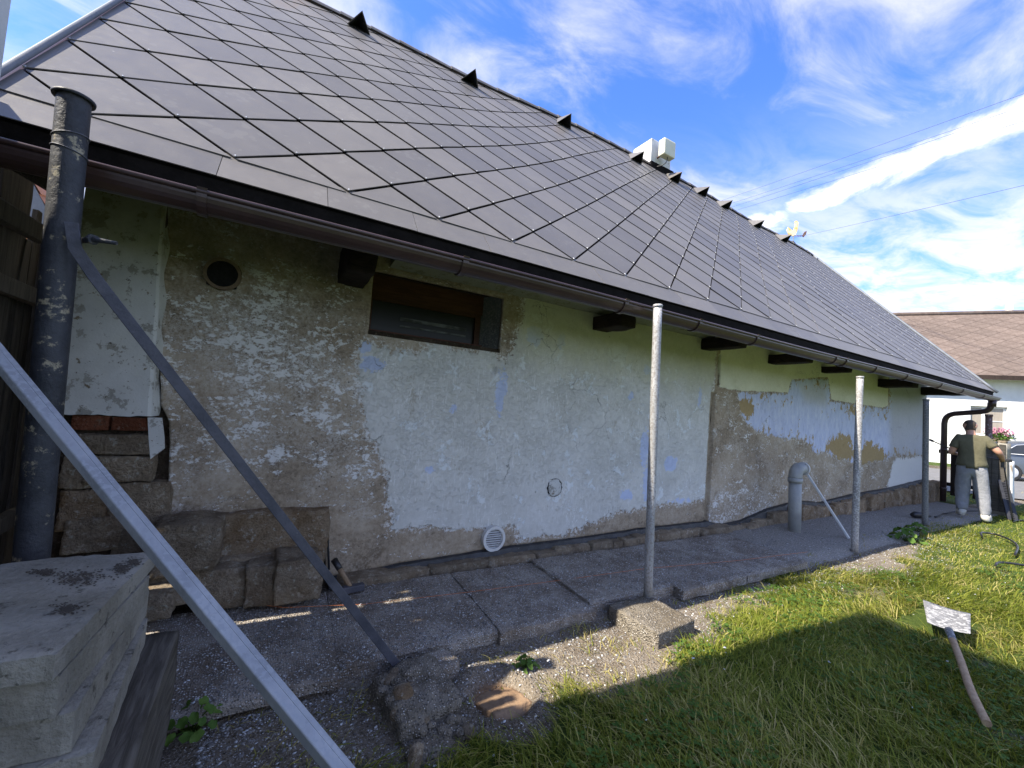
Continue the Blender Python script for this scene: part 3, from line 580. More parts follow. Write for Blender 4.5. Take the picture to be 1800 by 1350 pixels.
# drop the little strip where the plaster steps down vertically
wall = fastmesh('wall', np.stack([Pw[:, 0], YW + yy, Pw[:, 1]], -1), q, MAT['wall'], house, smooth=True)
sm = wall.modifiers.new('thickness', 'SOLIDIFY'); sm.thickness = 0.035; sm.offset = -1.0
def poly(*pts): return [W(*p) for p in pts]
pmain = poly((640, 602), (625, 640), (640, 682), (643, 735), (655, 770), (672, 800), (682, 835), (680, 870), (690, 905), (688, 932), (745, 930), (807, 926), (883, 924), (912, 926), (913, 948), (951, 944), (987, 939), (1034, 921), (1078, 903), (1135, 890), (1238, 880), (1252, 690), (1262, 560), (1050, 480), (925, 515), (915, 565), (890, 640), (868, 622), (800, 612), (760, 608), (735, 620), (690, 616))
sdp = poly_sd(Pw, pmain)
pblue = poly((1300, 690), (1387, 692), (1393, 668), (1457, 665), (1463, 705), (1553, 718), (1565, 713), (1566, 640), (1642, 660), (1640, 800), (1575, 800), (1560, 807), (1550, 809), (1514, 815), (1490, 809), (1464, 803), (1455, 794), (1434, 797), (1425, 781), (1411, 772), (1378, 770), (1348, 764), (1322, 750), (1301, 726))
sdb = poly_sd(Pw, pblue)
pyel = poly((1268, 560), (1266, 681), (1300, 687), (1387, 690), (1393, 667), (1457, 663), (1463, 703), (1553, 717), (1563, 713), (1564, 620), (1500, 560))
sdy = poly_sd(Pw, pyel)
pwhite = poly((1573, 806), (1642, 800), (1642, 860), (1560, 862))
pwhite2 = poly((1270, 870), (1340, 850), (1390, 855), (1385, 885), (1300, 925), (1262, 925))
sdw = np.maximum(poly_sd(Pw, pwhite), poly_sd(Pw, pwhite2) - 0.25)
spots = [((880, 690), 0.055, 0.22), ((655, 640), 0.10, 0.06), ((1178, 815), 0.13, 0.10), ((1133, 790), 0.07, 0.22), ((1140, 850), 0.10, 0.22), ((1100, 870), 0.10, 0.07), ((940, 590), 0.10, 0.10), ((985, 600), 0.05, 0.07), ((1137, 650), 0.06, 0.05), ((757, 826), 0.04, 0.03), ((1110, 695), 0.05, 0.05), ((797, 720), 0.03, 0.03), ((1195, 880), 0.2, 0.02), ((640, 610), 0.05, 0.05), ((1230, 700), 0.03, 0.12)]
spot = np.full(len(Pw), -1.0)
for (pc, rx, rz) in spots:
    c = W(*pc); spot = np.maximum(spot, (1 - np.sqrt(((Pw[:, 0] - c[0]) / rx) ** 2 + ((Pw[:, 1] - c[1]) / rz) ** 2)) * min(rx, rz))
flk = 0.16 + 0.30 * sstep(Pw[:, 1], 0.3, 1.0) * (1 - sstep(Pw[:, 1], 1.7, 2.3)) + 0.75 * fbm(P3, 1.5, 3, 60)
flk = np.where((Pw[:, 1] < 0.45) & (Pw[:, 0] > 0.4) & (Pw[:, 0] < 5.1), 0.05, flk)
flk = np.where(Pw[:, 0] > 5.15, 0.20 + 0.22 * sstep(Pw[:, 1], 0.8, 0.3) * sstep(Pw[:, 0], 7.2, 6.4), flk)
flk = np.where(groove > 0.3, -0.2, flk)
alg = np.where(Pw[:, 0] < 5.2, sstep(Pw[:, 1], 1.35, 2.45) * sstep(Pw[:, 0], 1.2, 2.6), 0)
och = 0.10 * sstep(np.abs(sdb), 0.35, 0.05); 
for (pc, r, a) in (((1312, 715), 0.32, .26), ((1482, 782), 0.75, .33), ((1532, 800), 0.8, .33), ((1448, 730), 0.35, .10), ((1500, 720), .6, .08), ((1560, 735), .3, .1)):
    c = W(*pc); och = och + a * np.clip(1 - np.sqrt((Pw[:, 0] - c[0]) ** 2 + ((Pw[:, 1] - c[1]) * 2.2) ** 2) / r, 0, 1)
gry = np.maximum(sstep(Pw[:, 0], 10.6, 11.2), sstep(poly_sd(Pw, poly((1396, 664), (1455, 660), (1462, 705), (1455, 730), (1410, 720))), -0.05, 0.3)) * 0.8
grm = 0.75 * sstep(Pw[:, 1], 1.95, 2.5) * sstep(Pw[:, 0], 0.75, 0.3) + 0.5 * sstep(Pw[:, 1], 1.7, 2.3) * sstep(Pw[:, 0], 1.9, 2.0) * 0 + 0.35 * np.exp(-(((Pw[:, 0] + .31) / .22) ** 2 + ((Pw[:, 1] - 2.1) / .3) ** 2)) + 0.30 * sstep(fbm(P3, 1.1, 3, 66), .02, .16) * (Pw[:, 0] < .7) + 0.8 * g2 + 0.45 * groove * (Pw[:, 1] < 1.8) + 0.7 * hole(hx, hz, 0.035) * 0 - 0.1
for nme, arr in (('sdp', sdp), ('sdb', sdb), ('sdy', sdy), ('sdw', sdw), ('flk', flk), ('alg', alg), ('spot', spot), ('och', och), ('gry', gry), ('grm', grm)): set_attr(wall, nme, arr)

# --- rubble core behind the plaster, gable walls
core = box('wall_core', -0.98, WX0 - .03, YW + 0.05, 4.1, -0.2, 2.9, MAT['mortar'], house)
box('wall_core', WX1 + .03, XR - 0.02, YW + 0.05, 4.1, -0.2, 2.9, MAT['mortar'], house)
box('wall_core', WX0 - .03, WX1 + .03, YW + 0.05, 4.1, -0.2, WZ0 - 0.03, MAT['mortar'], house)
box('wall_core', WX0 - .03, WX1 + .03, YW + 0.05, 4.1, WZ1 + .03, 2.9, MAT['mortar'], house)
# --- pier at the left end
pv = []; pf = []
nxp, nzp = 26, 90
for a in range(nxp + 1):
    for c in range(nzp + 1):
        fx, fz = a / nxp, c / nzp; z0 = 1.195 + 0.022 * fbm(np.array([[a * .35, 3., 1.]]), 1, 3, 9)[0]; z = z0 + (2.85 - z0) * fz
        xr_ = -0.625 + (2.2 - z) * 0.04 + 0.012 * fbm(np.array([[0, z * 7, 3.]]), 1, 3, 6)[0]
        x = -1.0 + (xr_ + 1.0) * fx; y = 3.372 + 0.02 * fbm(np.array([[x * 4, z * 4, 5.]]), 1, 3, 6)[0] + (0.012 if a == nxp else 0)
        pv.append((x, y, z))
n1 = nzp + 1
for a in range(nxp):
    for c in range(nzp): pf.append((a * n1 + c, (a + 1) * n1 + c, (a + 1) * n1 + c + 1, a * n1 + c + 1))
base = len(pv)
for c in range(n1): p = pv[nxp * n1 + c]; pv.append((p[0] + 0.018 + 0.012 * math.sin(c * .35), YW + 0.03, p[2]))
for c in range(nzp): pf.append((nxp * n1 + c, base + c, base + c + 1, nxp * n1 + c + 1))
base2 = len(pv)
for a in range(nxp + 1): p = pv[a * n1]; pv.append((p[0], YW - 0.05, p[2] + 0.004))
for a in range(nxp): pf.append((a * n1, base2 + a, base2 + a + 1, (a + 1) * n1))
pier = mesh('pier', pv, pf, MAT['white_plaster'], house, smooth=False)
box('pier_core', -1.0, -0.63, 3.425, 4.0, -0.2, 2.84, MAT['mortar'], house)
# hanging flake of whitewash under the pier
fl = [W(263, 732), W(287, 733), W(291, 765), W(292, 785), W(268, 803), W(265, 770)]
fv = [(x * 0.985, 3.375, z) for x, z in fl] + [(x * 0.985, 3.40, z) for x, z in fl]; n6 = 6
mesh('plaster_flake', fv, [tuple(range(n6)), tuple(range(2 * n6 - 1, n6 - 1, -1))] + [(k, k + n6, (k + 1) % n6 + n6, (k + 1) % n6) for k in range(n6)], MAT['white_plaster'], house)
# --- stones and bricks showing (measured on the pier and the foot of the wall)
def stone_px(x0, y0, x1, y1, yp, mat, depth=0.22, seed=0, name='stone', amp=0.13, rnd=.16):
    a = ony(x0, y0, yp); c = ony(x1, y1, yp); xm = (a[0] + c[0]) / 2; zm = (a[2] + c[2]) / 2
    return rock(name, (xm, yp + depth / 2, zm), (abs(c[0] - a[0]), depth, abs(a[2] - c[2])), mat, house, 14, amp, seed, 0, 3.2, rnd)
stone_px(126, 729, 190, 757, 3.39, MAT['brick'], 0.12, 1, 'brick', 0.06, .10)
stone_px(196, 733, 263, 758, 3.385, MAT['brick'], 0.12, 2, 'brick', 0.06, .10)
for k, s in enumerate([(128, 762, 266, 800, 3.375), (150, 803, 266, 848, 3.37), (195, 850, 292, 922, 3.385), (108, 800, 165, 860, 3.39), (104, 862, 195, 930, 3.39), (110, 915, 210, 968, 3.37), (200, 925, 290, 968, 3.38),
                       (272, 925, 381, 1008, 3.12), (376, 906, 573, 990, 3.40), (262, 1008, 345, 1062, 3.16), (345, 1006, 440, 1066, 3.20), (432, 1000, 500, 1062, 3.16), (487, 990, 563, 1056, 3.10), (380, 985, 490, 1012, 3.33), (255, 1040, 300, 1090, 3.05)]):
    stone_px(*s, MAT['stone'] if k not in (8, 4) else MAT['stone_warm'], 0.30 if s[4] < 3.3 else .16, 10 + k)
x = 0.60; k = 0
while x < XR - 0.1:
    w = random.choice([.12, .16, .22, .3, .42, .5]) * random.uniform(.85, 1.15) * (1 + 0.03 * x); z1 = float(zbot(np.array([min(x + w / 2, XR)]))[0]) - 0.035
    z1 = max(z1, 0.05)
    warm = x > 6.6
    rock('stone', (x + w / 2, 3.44 + random.uniform(-.035, .03), (z1 - 0.06) / 2 - random.uniform(0, .02)), (w + 0.01, 0.20, z1 + 0.06), MAT['stone_warm'] if warm else MAT['stone'], house, 9, 0.20, 40 + k, random.uniform(-.06, .06), 3.2, .22)
    x += w; k += 1
# --- bitumen felt sticking out along the foot of the plaster
fx = np.arange(0.52, XR - .3, 0.03); fv = []; ff = []
for i, x in enumerate(fx):
    zz = float(zbot(np.array([x]))[0]); nz = fbm(np.array([[x * 6, 0, 0], [x * 6, 4, 0], [x * 14, 9, 0]]), 1, 3, 77)
    out = 0.045 + 0.07 * nz[0]; drop = 0.085 + 0.10 * nz[1]
    if 5.45 < x < 5.75: out += 0.07; drop += 0.03
    fv += [(x, YW + 0.02, zz + 0.004), (x, YW - 0.015 - out * .6, zz - 0.006 + 0.02 * nz[2]), (x, YW - 0.02 - out, zz - drop), (x, YW - 0.005 - out, zz - drop - 0.004), (x, YW + .01, zz - .02)]
for i in range(len(fx) - 1):
    for c in range(4): ff.append((i * 5 + c, i * 5 + c + 1, (i + 1) * 5 + c + 1, (i + 1) * 5 + c))
mesh('felt_strip', fv, ff, MAT['felt'], house, smooth=False)
# line of felt above the exposed block at the left
lv = [(*W(300, 914),), (*W(400, 913),), (*W(480, 906),), (*W(568, 898),), (*W(575, 930),), (*W(578, 1000),)]
tube('felt_edge', [(p[0], YW - 0.012, p[1]) for p in lv], 0.008, MAT['felt'], house, 6)

# --- window
win = box('window', WX0 - 0.02, WX1 + 0.02, YW + 0.20, YW + 0.26, WZ1 - 0.155, WZ1 + 0.03, MAT['frame'], house)      # deep head board of the frame
wy0, wy1 = YW + 0.185, YW + 0.245
box('frame_rail', WX0, WX1, wy0, wy1, WZ0, WZ0 + 0.045, MAT['frame'], win); box('frame_stile', WX0, WX0 + .05, wy0 + .002, wy1, WZ0 + .045, WZ1 - .155, MAT['frame'], win)
box('frame_stile', WX1 - .185, WX1 - .13, wy0 + .002, wy1, WZ0 + .045, WZ1 - .155, MAT['frame'], win); box('frame_rail', WX0 + .05, WX1 - .185, wy0 + .01, wy1, WZ1 - .19, WZ1 - .155, MAT['frame'], win)
box('pane', WX0 + .05, WX1 - .185, wy0 + .03, wy0 + .034, WZ0 + .045, WZ1 - .19, MAT['pane'], win)
for zz, hh in ((2.10, 0.03), (2.045, .016)): box('net_curtain', WX0 + .30, WX1 - .26, wy0 + .0255, wy0 + .028, zz, zz + hh, MAT['curtain'], win)
vv = [(x, y, z) for z in (WZ0 - .02, WZ1 + .03) for (x, y) in ((WX1 + .003, YW + .03), (WX1 - .135, wy1), (WX1 + .06, wy1 + .02))]
mesh('reveal', vv, [(0, 1, 2), (5, 4, 3), (0, 3, 4, 1), (1, 4, 5, 2), (2, 5, 3, 0)], MAT['darkpost'], house)
box('reveal', WX0 - 0.04, WX0 + 0.003, YW + 0.036, wy0, WZ0 - .02, WZ1 + 0.03, MAT['white_plaster'], house)
box('window_sill', WX0 - 0.003, WX1 + 0.003, YW - 0.012, wy0, WZ0 - 0.03, WZ0 + 0.004, MAT['mortar'], house, 0.006)

# --- round clay opening stuffed with dark cloth, round vent grille, patched disc
def ringvf(c, r0, r1, y0, y1, n=40):
    v = []
    for k in range(n):
        t = 2 * math.pi * k / n
        for r, y in ((r0, y0), (r1, y0), (r1, y1), (r0, y1)): v.append((c[0] + r * math.cos(t), y, c[1] + r * math.sin(t)))
    f = [(k * 4 + j, ((k + 1) % n) * 4 + j, ((k + 1) % n) * 4 + (j + 1) % 4, k * 4 + (j + 1) % 4) for k in range(n) for j in range(4)]
    return v, f
rc = W(392, 483)
v, f = ringvf(rc, 0.088, 0.108, YW - 0.035, YW + 0.02); op = mesh('clay_ring', v, f, MAT['ceramic'], house)
rock('cloth_plug', (rc[0], YW + 0.012, rc[1]), (0.18, 0.07, 0.18), MAT['black'], op, 8, 0.25, 5, 0, 3, .6)
gc = W(865, 945)
v, f = ringvf(gc, 0.088, 0.115, YW - 0.05, YW + 0.0); gr = mesh('vent_grille', v, f, MAT['whiteplastic'], house); bev(gr, 0.003)
for k in range(-4, 5):
    z = gc[1] + k * 0.020; hw = math.sqrt(max(0.09 ** 2 - (k * 0.020) ** 2, 0.0004))
    v, f = boxvf(gc[0] - hw, gc[0] + hw, 0, 0, 0, 0)
    sv = [(gc[0] + sx * hw, YW - 0.042 + dy, z + dz) for (dy, dz) in ((0, -0.0035), (0.016, 0.0015)) for sx in (-1, 1)]
    sv += [(p[0], p[1] + 0.002, p[2] + 0.003) for p in sv]
    mesh('slat', sv, [(0, 1, 3, 2), (4, 6, 7, 5), (0, 4, 5, 1), (2, 3, 7, 6)], MAT['whiteplastic'], gr)
v, f = ringvf(gc, 0.001, 0.088, YW - 0.012, YW - 0.005); mesh('vent_back', v, f, MAT['black'], gr)
dc = W(975, 857)
rock('plug_disc', (dc[0], YW + 0.022, dc[1]), (0.17, 0.06, 0.18), MAT['white_plaster'], house, 9, 0.08, 8, 0, 3, .75)
v, f = ringvf(dc, 0.078, 0.092, YW - 0.004, YW + .01, 30); mesh('disc_gap', [(p[0] + 0.006 * math.sin(k), p[1], p[2]) for k, p in enumerate(v)], f, MAT['black'], house)

# --- roof surface: slightly twisted and sagging
EY, EZ = 2.51, 2.435; XL_, XR_ = -1.12, 13.17
pk = np.array([-1.2, 0, 2.1, 4, 5.9, 7.3, 8.7, 10.5, 12.3, 13.2]); pp = np.array([48.4, 48.6, 49.0, 49.5, 49.8, 49.5, 49.0, 48.4, 48.0, 47.8])
zk = np.array([6.55, 6.55, 6.55, 6.57, 6.58, 6.56, 6.54, 6.47, 6.39, 6.36])
def roof(x, s, h=0.0):
    """point on the roof at x, s up the slope, h off it; also the frame"""
    p = math.radians(float(np.interp(x, pk, pp))); up = np.array([0, math.cos(p), math.sin(p)]); n = np.array([0, -math.sin(p), math.cos(p)])
    wav = 0.012 * math.sin(x * 1.7 + 0.4) * min(s / 2, 1)
    return np.array([x, EY, EZ]) + up * s + n * (h + wav), up, n
def smax(x): p = math.radians(float(np.interp(x, pk, pp))); return (float(np.interp(x, pk, zk)) - EZ) / math.sin(p)
rx = np.linspace(XL_ + .02, XR_ - .02, 60); rs = np.linspace(0, 1, 14)
dv = [roof(x, s * smax(x), -0.004)[0] for x in rx for s in rs]
df = [(i * 14 + j, (i + 1) * 14 + j, (i + 1) * 14 + j + 1, i * 14 + j + 1) for i in range(59) for j in range(13)]
rf = mesh('roof', dv, df, MAT['deck'], house)
# far slope, closing the roof
bv = [];
for x in rx:
    p = roof(x, smax(x), -0.004)[0]; bv += [p, (x, p[1] + 4.2, EZ)]
mesh('back_slope', bv, [(i * 2, i * 2 + 1, i * 2 + 3, i * 2 + 2) for i in range(59)], MAT['shingle'], rf)
# gable ends under the verge
for xg, nm in ((-0.97, 0), (XR - 0.02, 1)):
    pr = roof(xg, smax(xg), -0.12)[0]; a = roof(xg, 0.25 + 1.2, -0.12)[0]
    t = 0.25; x0, x1 = (xg, xg + t) if nm == 0 else (xg - t, xg)
    pl = [(4.1, -0.2), (pr[1] + 3.0, -0.2), (pr[1] + 3.0, 3.4), (pr[1], pr[2]), (4.1, 4.0)]
    if nm == 1: pl[0] = (YW + 0.05, -0.2); pl[4] = (YW + .05, 3.3)
    gv = [(x0, y, z) for y, z in pl] + [(x1, y, z) for y, z in pl]
    mesh('gable_wall', gv, [tuple(range(5)), tuple(range(9, 4, -1))] + [(k, k + 5, (k + 1) % 5 + 5, (k + 1) % 5) for k in range(5)], MAT['white_plaster'], house)
# eave strip of plain sheets
xj = np.concatenate([[XL_], np.arange(-0.80, XR_, 0.507), [XR_]]); S0 = 0.235
for i in range(len(xj) - 1):
    if xj[i + 1] - xj[i] < 0.03: continue
    x0, x1 = xj[i] + 0.0015, xj[i + 1] - 0.0015; vv = []
    for x in (x0, x1):
        for s, h in ((0, 0.010), (S0 + .05, 0.006), (S0 + .05, 0.001), (0, 0.005)): vv.append(roof(x, s, h + 0.001 * (i % 2))[0])
    mesh('eave_sheet', vv, [(0, 4, 5, 1), (3, 2, 6, 7), (0, 3, 7, 4), (1, 5, 6, 2), (0, 1, 2, 3), (4, 7, 6, 5)], MAT['shingle'], rf)
# diamond shingles
DX = 0.572; HD = DX / 2; XP = -0.245
def clip(pl, f):
    o = []
    for i in range(len(pl)):
        a, c = pl[i], pl[(i + 1) % len(pl)]; fa, fc_ = f(a), f(c)
        if fa >= 0: o.append(a)
        if (fa >= 0) != (fc_ >= 0): t = fa / (fa - fc_); o.append((a[0] + (c[0] - a[0]) * t, a[1] + (c[1] - a[1]) * t))
    return o
G = 0.008; OV = 0.02
DIA = [(0, -HD + G * 1.4), (HD - G * 1.4, 0), (0, HD - G * 1.4), (-HD + G * 1.4, 0)]
def tile_mesh(pl):
    zt = lambda q: 0.009 + 0.010 * (HD - q[1]) / (2 * HD); n = len(pl)
    v = [(q[0], q[1], zt(q)) for q in pl] + [(q[0], q[1], zt(q) - 0.0055) for q in pl]
    f = [tuple(range(n)), tuple(range(2 * n - 1, n - 1, -1))] + [(k, k + n, (k + 1) % n + n, (k + 1) % n) for k in range(n)]
    me = bpy.data.meshes.new('shingle'); me.from_pydata(v, [], f); me.materials.append(MAT['shingle']); me.update(); return me
full_me = tile_mesh(DIA); tiles = []
for r in range(0, 24):
    sc_ = S0 + r * HD; xo = XP + (0 if r % 2 else HD)
    for k in range(-4, 28):
        xc = xo + k * DX; sm_ = smax(min(max(xc, XL_), XR_)) - 0.02
        if xc + HD < XL_ or xc - HD > XR_ or sc_ - HD > sm_: continue
        pl = DIA
        for fcl in (lambda q: q[0] + xc - (XL_ + 0.012), lambda q: (XR_ - 0.012) - (q[0] + xc), lambda q: q[1] + sc_ - S0, lambda q: sm_ - (q[1] + sc_)):
            pl = clip(pl, fcl)
            if len(pl) < 3: break
        if len(pl) < 3: continue
        ar = 0.5 * abs(sum(pl[i][0] * pl[(i + 1) % len(pl)][1] - pl[(i + 1) % len(pl)][0] * pl[i][1] for i in range(len(pl))))
        if ar < 0.003: continue
        P, up, n = roof(xc, sc_); tiles.append((np.linalg.norm(P - CAM) - (0 if True else 0), xc, sc_, pl, P, up, n))
tiles.sort(key=lambda t: t[0])
rv_, rf_ = [], []; hv, hf = [], []
for i, (dist, xc, sc_, pl, P, up, n) in enumerate(tiles):
    # local twist of the surface
    Pa = roof(xc + 0.1, sc_)[0]; Pb = roof(xc - 0.1, sc_)[0]; ex = (Pa - Pb); ex /= np.linalg.norm(ex); nn_ = np.cross(ex, up); nn_ /= np.linalg.norm(nn_); ey = np.cross(nn_, ex)
    rz = random.uniform(-.010, .010); ex2 = ex * math.cos(rz) + ey * math.sin(rz); ey2 = ey * math.cos(rz) - ex * math.sin(rz)
    tl = random.uniform(-.010, .010); nn2 = nn_ + ex2 * tl; nn2 /= np.linalg.norm(nn2)
    Mx = Matrix(((ex2[0], ey2[0], nn2[0], P[0]), (ex2[1], ey2[1], nn2[1], P[1]), (ex2[2], ey2[2], nn2[2], P[2]), (0, 0, 0, 1)))
    if i < 299:
        me = full_me if pl is DIA or len(pl) == 4 and all(abs(a[0] - c[0]) + abs(a[1] - c[1]) < 1e-6 for a, c in zip(pl, DIA)) else tile_mesh(pl)
        o = bpy.data.objects.new('shingle', me); COL.objects.link(o); o.parent = rf; o.matrix_basis = Mx
    else:
        me = tile_mesh(pl); b0 = len(rv_)
        rv_ += [tuple(Mx @ v.co) for v in me.vertices]; rf_ += [tuple(b0 + j for j in p.vertices) for p in me.polygons]; bpy.data.meshes.remove(me)
    if sc_ - HD >= S0 - .01 and dist < 14:
        c = P + ex2 * 0.004 + ey2 * (-HD + 0.022) + nn2 * 0.022
        for dx_, dy_, dz_ in [(-.003, -.009, -.004), (.003, -.009, -.004), (.003, .007, -.004), (-.003, .007, -.004), (-.003, -.009, .002), (.003, -.009, .002), (.003, .007, .0), (-.003, .007, .0)]:
            hv.append(c + ex2 * dx_ + ey2 * dy_ + nn2 * dz_)
        k0 = len(hv) - 8; hf += [tuple(k0 + j for j in q) for q in ((0, 3, 2, 1), (4, 5, 6, 7), (0, 1, 5, 4), (1, 2, 6, 5), (2, 3, 7, 6), (3, 0, 4, 7))]
if rv_: tag(mesh('shingle_field', rv_, rf_, MAT['shingle'], rf), kind='stuff')
tag(mesh('storm_hooks', hv, hf, MAT['alu'], rf), kind='stuff')
# ridge tiles
x = XL_ - 0.02; i = 0
while x < XR_ - 0.05:
    x1 = min(x + 0.40, XR_ + 0.02); vv = []; nseg = 8
    for xx, rr in ((x - 0.02, 0.105), (x1, 0.092)):
        c = roof(min(max(xx, XL_), XR_), smax(min(max(xx, XL_), XR_)))[0] + np.array([0, 0.02, -0.03]); c[0] = xx
        for k in range(nseg + 1):
            t = math.pi * (0.02 + 0.96 * k / nseg); vv.append(c + np.array([0, -math.cos(t) * rr, math.sin(t) * rr * 0.95]))
        for k in range(nseg + 1):
            t = math.pi * (0.02 + 0.96 * k / nseg); vv.append(c + np.array([0, -math.cos(t) * (rr - .012), math.sin(t) * (rr - .012) * 0.95]))
    n1 = nseg + 1; fc = []
    for k in range(nseg): fc += [(k, k + 1, 2 * n1 + k + 1, 2 * n1 + k), (n1 + k, 3 * n1 + k, 3 * n1 + k + 1, n1 + k + 1), (k, n1 + k, n1 + k + 1, k + 1), (2 * n1 + k, 2 * n1 + k + 1, 3 * n1 + k + 1, 3 * n1 + k)]
    mesh('ridge_tile', vv, fc, MAT['shingle'], rf); x += 0.40; i += 1
# roof vents under the ridge: little three-sided hoods, open towards the eaves
for vx in (0.66, 2.27, 4.02, 5.75, 6.85, 7.75, 8.62, 9.95, 11.15):
    s = smax(vx) - 0.42; P0 = roof(vx, s, 0.02)[0]; up, n = roof(vx, s)[1:]
    ex = np.array([1.0, 0, 0]); hw, hh, ln = 0.15, 0.22, 0.34
    vv = [P0 - ex * hw, P0 + ex * hw, P0 + n * hh - up * 0.04, P0 + up * ln]
    vi = [P0 - ex * (hw - .012) + up * .002, P0 + ex * (hw - .012) + up * .002, P0 + n * (hh - .018) - up * .034]
    inn = P0 + up * ln * 0.7
    o = mesh('roof_vent', vv + vi + [inn], [(0, 2, 3), (1, 3, 2), (0, 4, 6, 2), (1, 2, 6, 5), (0, 1, 5, 4), (4, 7, 6), (5, 6, 7), (4, 5, 7)], MAT['shingle'], rf)
    o.data.materials.append(MAT['black'])
    for p in o.data.polygons[5:]: p.material_index = 1
# verge capping
def verge(xv, rad, mat, name, yoff=0.0):
    pts = [roof(min(max(xv, XL_), XR_), s, 0.03)[0] * np.array([0, 1, 1]) + np.array([xv, 0, 0]) for s in np.linspace(-0.03, smax(xv) + 0.02, 24)]
    tube(name, pts, rad, mat, rf, 12)
verge(XL_ - 0.002, 0.016, MAT['zinc_sheet'], 'verge_capping'); verge(XR_ + 0.01, 0.026, MAT['zinc_sheet'], 'verge_capping')
for xv in (XL_ - 0.01, XR_ - 0.02):
    vv = []
    for s in (0, smax(xv)):
        for h in (0.0, -0.16):
            for dx in (0, 0.03): p = roof(min(max(xv, XL_), XR_), s, h)[0]; vv.append((xv + dx, p[1], p[2]))
    mesh('barge_board', vv, [(0, 1, 3, 2), (4, 6, 7, 5), (0, 4, 5, 1), (2, 3, 7, 6), (0, 2, 6, 4), (1, 5, 7, 3)], MAT['gutter'], rf)
# --- eaves: comb strip, soffit boards, beams
vv = []; ff = []
for x in (XL_ + .03, XR_ - .03): vv += [(x, EY + 0.012, EZ - 0.003), (x, EY + 0.012, EZ - 0.17), (x, EY + 0.03, EZ - 0.17), (x, EY + 0.03, EZ + 0.012)]
mesh('eaves_comb', vv, [(0, 4, 5, 1), (1, 5, 6, 2), (2, 6, 7, 3), (3, 7, 4, 0), (0, 1, 2, 3), (4, 7, 6, 5)], MAT['deck'], house)
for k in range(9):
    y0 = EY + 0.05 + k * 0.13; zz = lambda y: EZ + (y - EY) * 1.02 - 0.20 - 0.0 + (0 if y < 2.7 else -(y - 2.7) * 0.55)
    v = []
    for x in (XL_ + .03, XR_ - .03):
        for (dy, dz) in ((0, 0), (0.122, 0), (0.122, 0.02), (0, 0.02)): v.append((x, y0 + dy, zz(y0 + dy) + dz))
    mesh('soffit_board', v, [(0, 4, 5, 1), (1, 5, 6, 2), (2, 6, 7, 3), (3, 7, 4, 0), (0, 1, 2, 3), (4, 7, 6, 5)], MAT['soffit'] if k < 3 else MAT['bounceboard'], house)
# plaster cornice between window and the crack
cv = []; cn = 60
for i in range(cn + 1):
    x = 0.80 + (4.95 - 0.80) * i / cn; nz = fbm(np.array([[x * 4, 0, 0.], [x * 4, 6, 0]]), 1, 3, 90) * 0.04
    cv += [(x, YW + 0.03, 2.475 + nz[0] * .3), (x, 3.24 + nz[0], 2.515 + nz[1] * .6), (x, 3.24 + nz[0], 2.60), (x, YW + .03, 2.62)]
cf = [(i * 4 + j, (i + 1) * 4 + j, (i + 1) * 4 + (j + 1) % 4, i * 4 + (j + 1) % 4) for i in range(cn) for j in range(4)] + [(0, 1, 2, 3), (cn * 4 + 3, cn * 4 + 2, cn * 4 + 1, cn * 4)]
mesh('plaster_cornice', cv, cf, MAT['white_plaster'], house)
for k, (x0, x1, z0, z1, ye) in enumerate([(0.41, 0.60, 2.265, 2.52, 3.0), (2.98, 3.20, 2.30, 2.44, 3.06), (4.83, 5.02, 2.33, 2.47, 2.98), (6.42, 6.64, 2.33, 2.46, 2.98), (8.05, 8.22, 2.36, 2.46, 3.12), (10.3, 10.62, 2.31, 2.46, 2.98), (12.55, 12.85, 2.33, 2.50, 2.70)]):
    rock('beam_end', ((x0 + x1) / 2, (ye + 3.6) / 2, (z0 + z1) / 2), (x1 - x0, 3.6 - ye, z1 - z0), MAT['beam'], house, 8, 0.10, 120 + k, 0, 2.2, .12)
# --- gutter
GYC, GZC, GR = 2.505, 2.315, 0.075
gx_ = np.linspace(XL_ - 0.08, XR_ + 0.05, 70); gv = []; gfc = []
prof = [(math.cos(math.pi + math.pi * k / 12) * GR, math.sin(math.pi + math.pi * k / 12) * GR) for k in range(13)]
lip = [(-GR - 0.004 + 0.011 * math.cos(t), 0.004 + 0.011 * math.sin(t)) for t in (math.radians(0), math.radians(60), math.radians(120), math.radians(180), math.radians(240), math.radians(300))]
outp = prof + [(GR, 0.01)]
inp = [(p[0] * 0.95, p[1] * 0.95) for p in outp]
sec = outp + inp[::-1]; ns = len(sec)
for x in gx_:
    sag = 0.006 * math.sin(x * 0.9) - 0.008 * math.sin((x + 1.1) / 14.3 * math.pi)
    for (dy, dz) in sec: gv.append((x, GYC + dy, GZC + dz + sag))
for i in range(len(gx_) - 1):
    for j in range(ns): gfc.append((i * ns + j, (i + 1) * ns + j, (i + 1) * ns + (j + 1) % ns, i * ns + (j + 1) % ns))
gfc += [tuple(range(ns))[::-1], tuple((len(gx_) - 1) * ns + j for j in range(ns))]
gut = mesh('gutter', gv, gfc, MAT['gutter'], house, smooth=False)
tube('gutter_bead', [(x, GYC - GR - 0.003, GZC + 0.004 + 0.006 * math.sin(x * 0.9) - 0.008 * math.sin((x + 1.1) / 14.3 * math.pi)) for x in gx_], 0.0125, MAT['gutter'], gut, 8)
